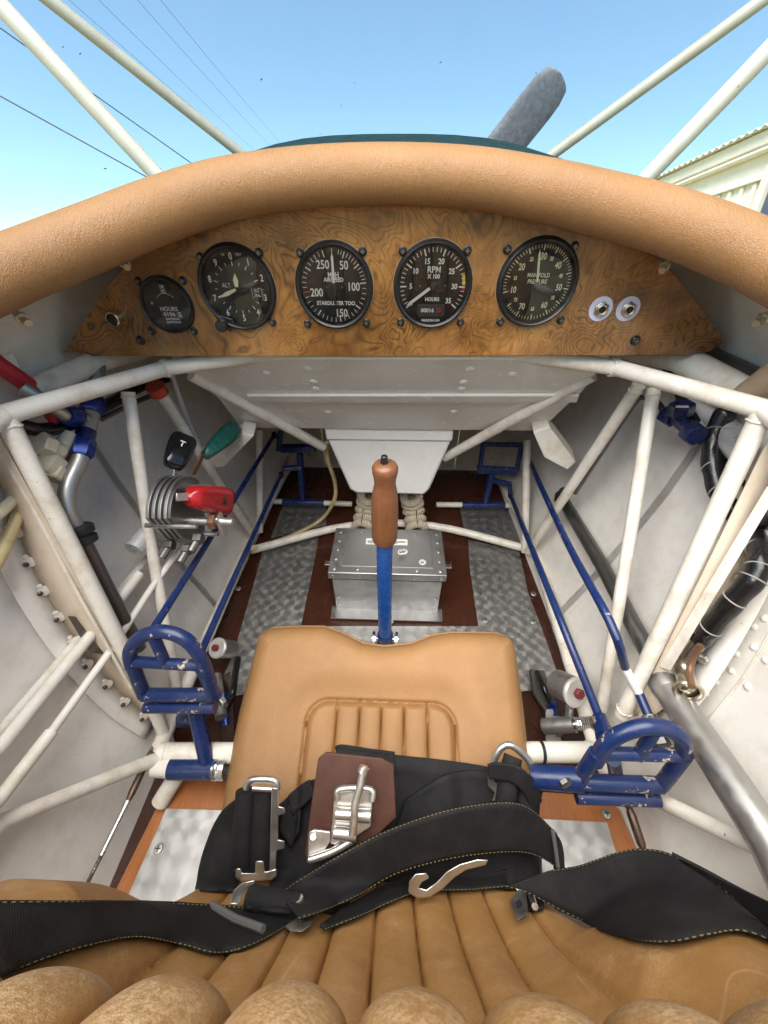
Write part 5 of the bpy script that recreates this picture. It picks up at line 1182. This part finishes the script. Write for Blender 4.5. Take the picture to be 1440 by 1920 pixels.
# lap belt: dark webbing lying across the cushion
lb = thing('lap_belt', 'broad black lap belt bunched across the back of the seat cushion', 'lap belt', laid(820, 1560))
strap(lb, [(632, 1402), (700, 1412), (820, 1424), (925, 1440), (1000, 1462), (1040, 1530), (1056, 1612)], [(610, 1640), (690, 1652), (780, 1652), (880, 1660), (960, 1668), (1010, 1660), (1050, 1640)], .006, stitch=False, name='right_half')
strap(lb, [(760, 1500), (840, 1452), (920, 1448), (990, 1480), (1030, 1540)], [(740, 1560), (840, 1560), (920, 1560), (1000, 1590), (1050, 1620)], .014, stitch=False, name='upper_layer')
strap(lb, [(628, 1400), (640, 1396), (680, 1402), (740, 1410)], [(640, 1440), (660, 1436), (700, 1440), (742, 1450)], .012, stitch=False, name='folded_end', n=14)
strap(lb, [(512, 1520), (560, 1478), (588, 1462), (604, 1470)], [(508, 1668), (560, 1690), (620, 1712), (660, 1705)], .007, stitch=False, name='left_half')
strap(lb, [(540, 1492), (566, 1470), (580, 1462)], [(548, 1530), (580, 1500), (592, 1490)], .022, stitch=False, name='folded_keeper', n=14)
strap(lb, [(530, 1520), (548, 1508), (562, 1516), (560, 1560)], [(524, 1560), (530, 1566), (540, 1580), (545, 1590)], .020, stitch=False, name='folded_keeper', n=14)
strap(lb, [(366, 1668), (382, 1595), (412, 1526), (460, 1486)], [(440, 1672), (446, 1650), (448, 1610), (470, 1500)], .006, [(0, .50), (1, .44)], stitch=False, name='left_tail', n=24)
# adjuster on the left
ad = thing('belt_adjuster', 'long zinc plated strap adjuster with rolled webbing at the left of the cushion', 'strap adjuster', laid(480, 1560, .02), group='strap adjusters')
DA = .425
for x0, x1, n_ in ((455, 457, 'webbing_roll'), (489, 490, 'webbing_roll')): part(n_, MB().tube([at(x0 + 6, 1482, d=DA + .004), at(x0 + 2, 1550, d=DA - .004), at(x1 - 2, 1628, d=DA - .008)], [.0108, .0118, .0112], 20), 'webbing', ad, sharp=60)
rod([(462, 1478), (468, 1464), (490, 1461), (516, 1464), (520, 1480)], .0036, 0, 'top_loop', 'zinc', ad, DA - .004)
rod([(474, 1478), (512, 1480)], .0028, 0, 'cross_bar', 'zinc', ad, DA - .006)
P = [(509, 1476), (522, 1478), (523, 1512), (534, 1514), (535, 1526), (522, 1528), (521, 1574), (534, 1576), (534, 1590), (519, 1594), (517, 1640), (504, 1640)]
c_ = [at(*p, d=DA - .010) for p in P]; part('side_plate', MB().prism(c_, (CAMLOC - c_[0]).normalized() * .004), 'zinc', ad, bevel=.0012)
c_ = [at(*p, d=DA - .020) for p in ((442, 1628), (452, 1628), (454, 1637), (478, 1637), (479, 1614), (494, 1614), (496, 1635), (506, 1632), (518, 1628), (519, 1642), (508, 1650), (452, 1653), (440, 1646))]; part('bottom_loop', MB().prism(c_, (CAMLOC - c_[0]).normalized() * .006), 'zinc', ad, bevel=.0015)
# adjuster on the right
a2 = thing('belt_adjuster', 'short zinc plated strap adjuster half hidden by webbing at the right of the cushion', 'strap adjuster', laid(960, 1450, .02), group='strap adjusters')
DR = .455
rod([(922, 1436), (932, 1412), (944, 1399), (960, 1398), (985, 1418), (998, 1440), (994, 1456)], .0042, 0, 'top_loop', 'zinc', a2, DR)
c_ = [at(*p, d=DR - .004) for p in ((916, 1440), (928, 1438), (926, 1466), (942, 1472), (944, 1484), (936, 1500), (922, 1502), (928, 1486), (914, 1472))]; part('side_plate', MB().prism(c_, (CAMLOC - c_[0]).normalized() * .004), 'zinc', a2, bevel=.001)
part('webbing_roll', MB().tube([at(962, 1418, d=DR), at(954, 1460, d=DR - .010), at(948, 1505, d=DR - .014)], [.0105, .012, .0115], 20), 'webbing', a2, sharp=60); part('webbing_roll', MB().tube([at(985, 1450, d=DR), at(982, 1485, d=DR - .008), at(980, 1520, d=DR - .01)], [.008, .0105, .010], 18), 'webbing', a2, sharp=60)
strap(a2, [(914, 1434), (930, 1430), (970, 1436), (1000, 1462), (1016, 1500)], [(916, 1458), (935, 1462), (965, 1470), (985, 1492), (996, 1530)], .03, [(0, DR - .014), (.5, DR - .026), (1, DR - .012)], stitch=False, name='keeper_loop', n=24)
# latch on its leather pad
lt = thing('harness_latch', 'metal harness latch with lever on a brown leather pad', 'harness latch', laid(660, 1510, .02))
DL = .418
def dl(py): return .432 - (py - 1410) * .00016
def flat(pix, lift, th, name, mat, bevel=.001, parent=lt):
    P = [at(*p, d=dl(p[1]) - lift) for p in pix]; c = sum(P, Vector()) / len(P); nn = (P[1] - P[0]).cross(P[-1] - P[0]).normalized(); nn = nn if nn.dot(CAMLOC - c) > 0 else -nn
    return part(name, MB().prism(P, nn * th), mat, parent, bevel=bevel)
flat([(598, 1420), (612, 1409), (715, 1420), (738, 1432), (743, 1530), (690, 1580), (620, 1600), (572, 1602), (584, 1510)], 0, .0042, 'leather_pad', 'pad_leather')
bp = flat([(628, 1478), (640, 1474), (692, 1478), (700, 1486), (696, 1548), (640, 1585), (620, 1580)], .006, .004, 'base_plate', 'zinc')
flat([(580, 1558), (590, 1553), (620, 1557), (620, 1575), (600, 1612), (576, 1616)], .007, .003, 'hinge_tab', 'zinc'); part('tab_rivet', MB().lathe([(.0036, 0), (.003, .0015), (.0001, .002)], at(587, 1570, d=dl(1570) - .011), CAMLOC - at(587, 1570, d=.4), 12), 'steel', lt)
def lrod(pix, r, lift, name, mat='zinc', sm=4): return part(name, MB().tube([at(*p, d=dl(p[1]) - lift) for p in pix], r, 14, sm=sm), mat, lt)
lrod([(632, 1500), (634, 1482), (660, 1478), (696, 1481), (698, 1502)], .0034, .012, 'bail'); lrod([(630, 1526), (694, 1530)], .0062, .014, 'roller_pin'); lrod([(626, 1562), (668, 1566)], .0060, .013, 'roller_pin')
lrod([(684, 1436), (680, 1452), (674, 1480), (666, 1508), (664, 1536), (660, 1566)], .0040, .026, 'latch_lever'); lrod([(684, 1438), (679, 1450)], .0056, .028, 'lever_tip'); lrod([(660, 1510), (672, 1514)], .006, .022, 'lever_boss')
lrod([(580, 1612), (600, 1606), (630, 1594), (660, 1576)], .0036, .012, 'lower_loop')
# the long strap crossing over the lap
cx_ = thing('shoulder_strap', 'black shoulder strap with yellow edge stitching crossing over the latch', 'shoulder strap', laid(780, 1600, .03), group='harness straps')
strap(cx_, [(1044, 1562), (1000, 1520), (962, 1505), (900, 1508), (820, 1524), (720, 1560), (640, 1602), (560, 1650), (524, 1676)], [(1044, 1626), (1010, 1606), (972, 1598), (900, 1602), (820, 1616), (740, 1640), (670, 1680), (600, 1710), (560, 1722)], .03, [(0, .425), (.2, .405), (.5, .392), (.8, .382), (1, .385)], n=70)
part('joining_seam', MB().tube([at(1036, 1556, d=.42), at(1042, 1592, d=.418), at(1046, 1625, d=.418)], .0022, 8), 'bar_grey', cx_)
strap(cx_, [(1036, 1555), (1050, 1575), (1056, 1600)], [(1040, 1640), (1052, 1640), (1058, 1632)], .012, [(0, .43), (1, .45)], stitch=False, name='under_layer', n=12)
strap(cx_, [(950, 1630), (900, 1640), (780, 1640), (720, 1660), (650, 1700), (600, 1735)], [(950, 1662), (880, 1668), (790, 1672), (735, 1690), (680, 1715), (610, 1742)], .012, stitch=True, name='loose_tail', n=40, sides_=(1,))
# left shoulder strap with slide adjuster
ls = thing('shoulder_strap', 'black shoulder strap lying over the seat back at the lower left', 'shoulder strap', laid(200, 1720, .02), group='harness straps')
o_, rl = strap(ls, [(-150, 1700), (-60, 1692), (0, 1690), (130, 1689), (260, 1691), (390, 1696), (470, 1703), (540, 1716)], [(-150, 1910), (-60, 1862), (0, 1832), (100, 1792), (200, 1765), (265, 1757), (345, 1772), (410, 1787), (480, 1768), (560, 1722)], .008, n=66)
part('stop_bar', MB().tube([laid(396, 1696, .016), laid(440, 1722, .016), laid(494, 1742, .016)], .0030, 8), 'bar_grey', ls)
strap(ls, [(470, 1668), (500, 1668), (560, 1680)], [(462, 1702), (500, 1708), (550, 1712)], .022, stitch=False, name='wound_webbing', n=14)
sa = thing('slide_adjuster', 'small steel slide adjuster on the strap at lower left', 'strap adjuster', laid(520, 1700, .02))
DS = .365
for nm_, P in (('left_loop', ((430, 1696), (438, 1670), (454, 1655), (478, 1650), (478, 1658), (463, 1665), (452, 1680), (448, 1696))), ('right_loop', ((602, 1683), (590, 1683), (578, 1694), (564, 1716), (545, 1732), (534, 1737), (545, 1746), (566, 1747), (582, 1735), (595, 1710), (605, 1691)))):
    c_ = [at(*p, d=min(DS, depth_hit(*p) - .016)) for p in P]; part(nm_, MB().prism(c_, (CAMLOC - c_[0]).normalized() * .0035), 'zinc', sa, bevel=.001)
part('slide_roll', MB().tube([at(466, 1682, d=DS - .004), at(510, 1690, d=DS - .008), at(560, 1697, d=DS - .008)], .0095, 18), 'webbing', sa, sharp=60)
part('post', MB().tube([at(560, 1684, d=DS - .010), at(566, 1712, d=DS - .010)], .004, 12), 'zinc', sa)
# right shoulder strap
rs = thing('shoulder_strap', 'black shoulder strap arching over the seat back at the lower right', 'shoulder strap', laid(1200, 1700, .02), group='harness straps')
strap(rs, [(1030, 1632), (1080, 1626), (1120, 1612), (1160, 1597), (1200, 1591), (1250, 1598), (1300, 1626), (1350, 1660), (1400, 1700), (1470, 1760), (1540, 1830)], [(948, 1662), (985, 1672), (1030, 1696), (1080, 1722), (1140, 1748), (1200, 1764), (1262, 1766), (1330, 1752), (1400, 1746), (1490, 1790), (1540, 1860)], .008, [(0, .385), (.3, .345), (.5, .305), (.7, .27), (1, .20)], n=64)
strap(rs, [(1260, 1600), (1320, 1630), (1380, 1662), (1440, 1690), (1500, 1716)], [(1268, 1608), (1330, 1648), (1390, 1694), (1440, 1738), (1490, 1780)], .010, [(0, .298), (.5, .262), (1, .21)], stitch=True, name='turned_edge', n=30, sides_=(1,))
tg = thing('strap_tongue', 'small steel tongue with square hole at the end of the right strap', 'strap tongue', laid(975, 1700, .01))
tp = [laid(*p, .014) for p in ((956, 1690), (972, 1668), (986, 1668), (990, 1712), (968, 1726))]; hl = [laid(*p, .014) for p in ((966, 1692), (972, 1686), (980, 1688), (978, 1700), (970, 1704))]
part('plate', MB().prism(tp, (CAMLOC - tp[0]).normalized() * .0028), 'zinc', tg, bevel=.0008); part('hole', MB().prism([p + (CAMLOC - p).normalized() * .0030 for p in hl], (CAMLOC - hl[0]).normalized() * .0004), 'ink', tg)
rod([(970, 1668), (988, 1667), (1000, 1690), (1003, 1700)], .0030, .014, 'hook', 'steel', tg)
strap(tg, [(985, 1672), (1000, 1680), (1020, 1690)], [(990, 1706), (1004, 1706), (1018, 1704)], .008, stitch=False, name='end_loop', n=10)
# release hook showing under the crossing strap
hk = thing('release_hook', 'curved steel release hook below the crossing strap', 'hook', laid(840, 1640, .02))
P = ((916, 1612), (910, 1622), (874, 1631), (852, 1645), (830, 1667), (806, 1682), (782, 1684), (766, 1672), (768, 1652), (780, 1638), (800, 1636), (806, 1646), (792, 1653), (785, 1664), (800, 1668), (818, 1655), (838, 1634), (862, 1620), (895, 1611))
c_ = [at(*p, d=min(.385, depth_hit(*p) - .012)) for p in P]; part('hook', MB().prism(c_, (CAMLOC - c_[0]).normalized() * .0045), 'zinc', hk, bevel=.0014)
# ------------------------------------------------------------------ set the finished aircraft in its nose-up attitude on the field
bpy.context.view_layer.update()
for o in list(sc.objects):
    if o.parent is None and o.type in ('MESH', 'EMPTY') and o.name not in OUTSIDE:
        o.matrix_world = AIR @ Matrix.Translation(o.location)
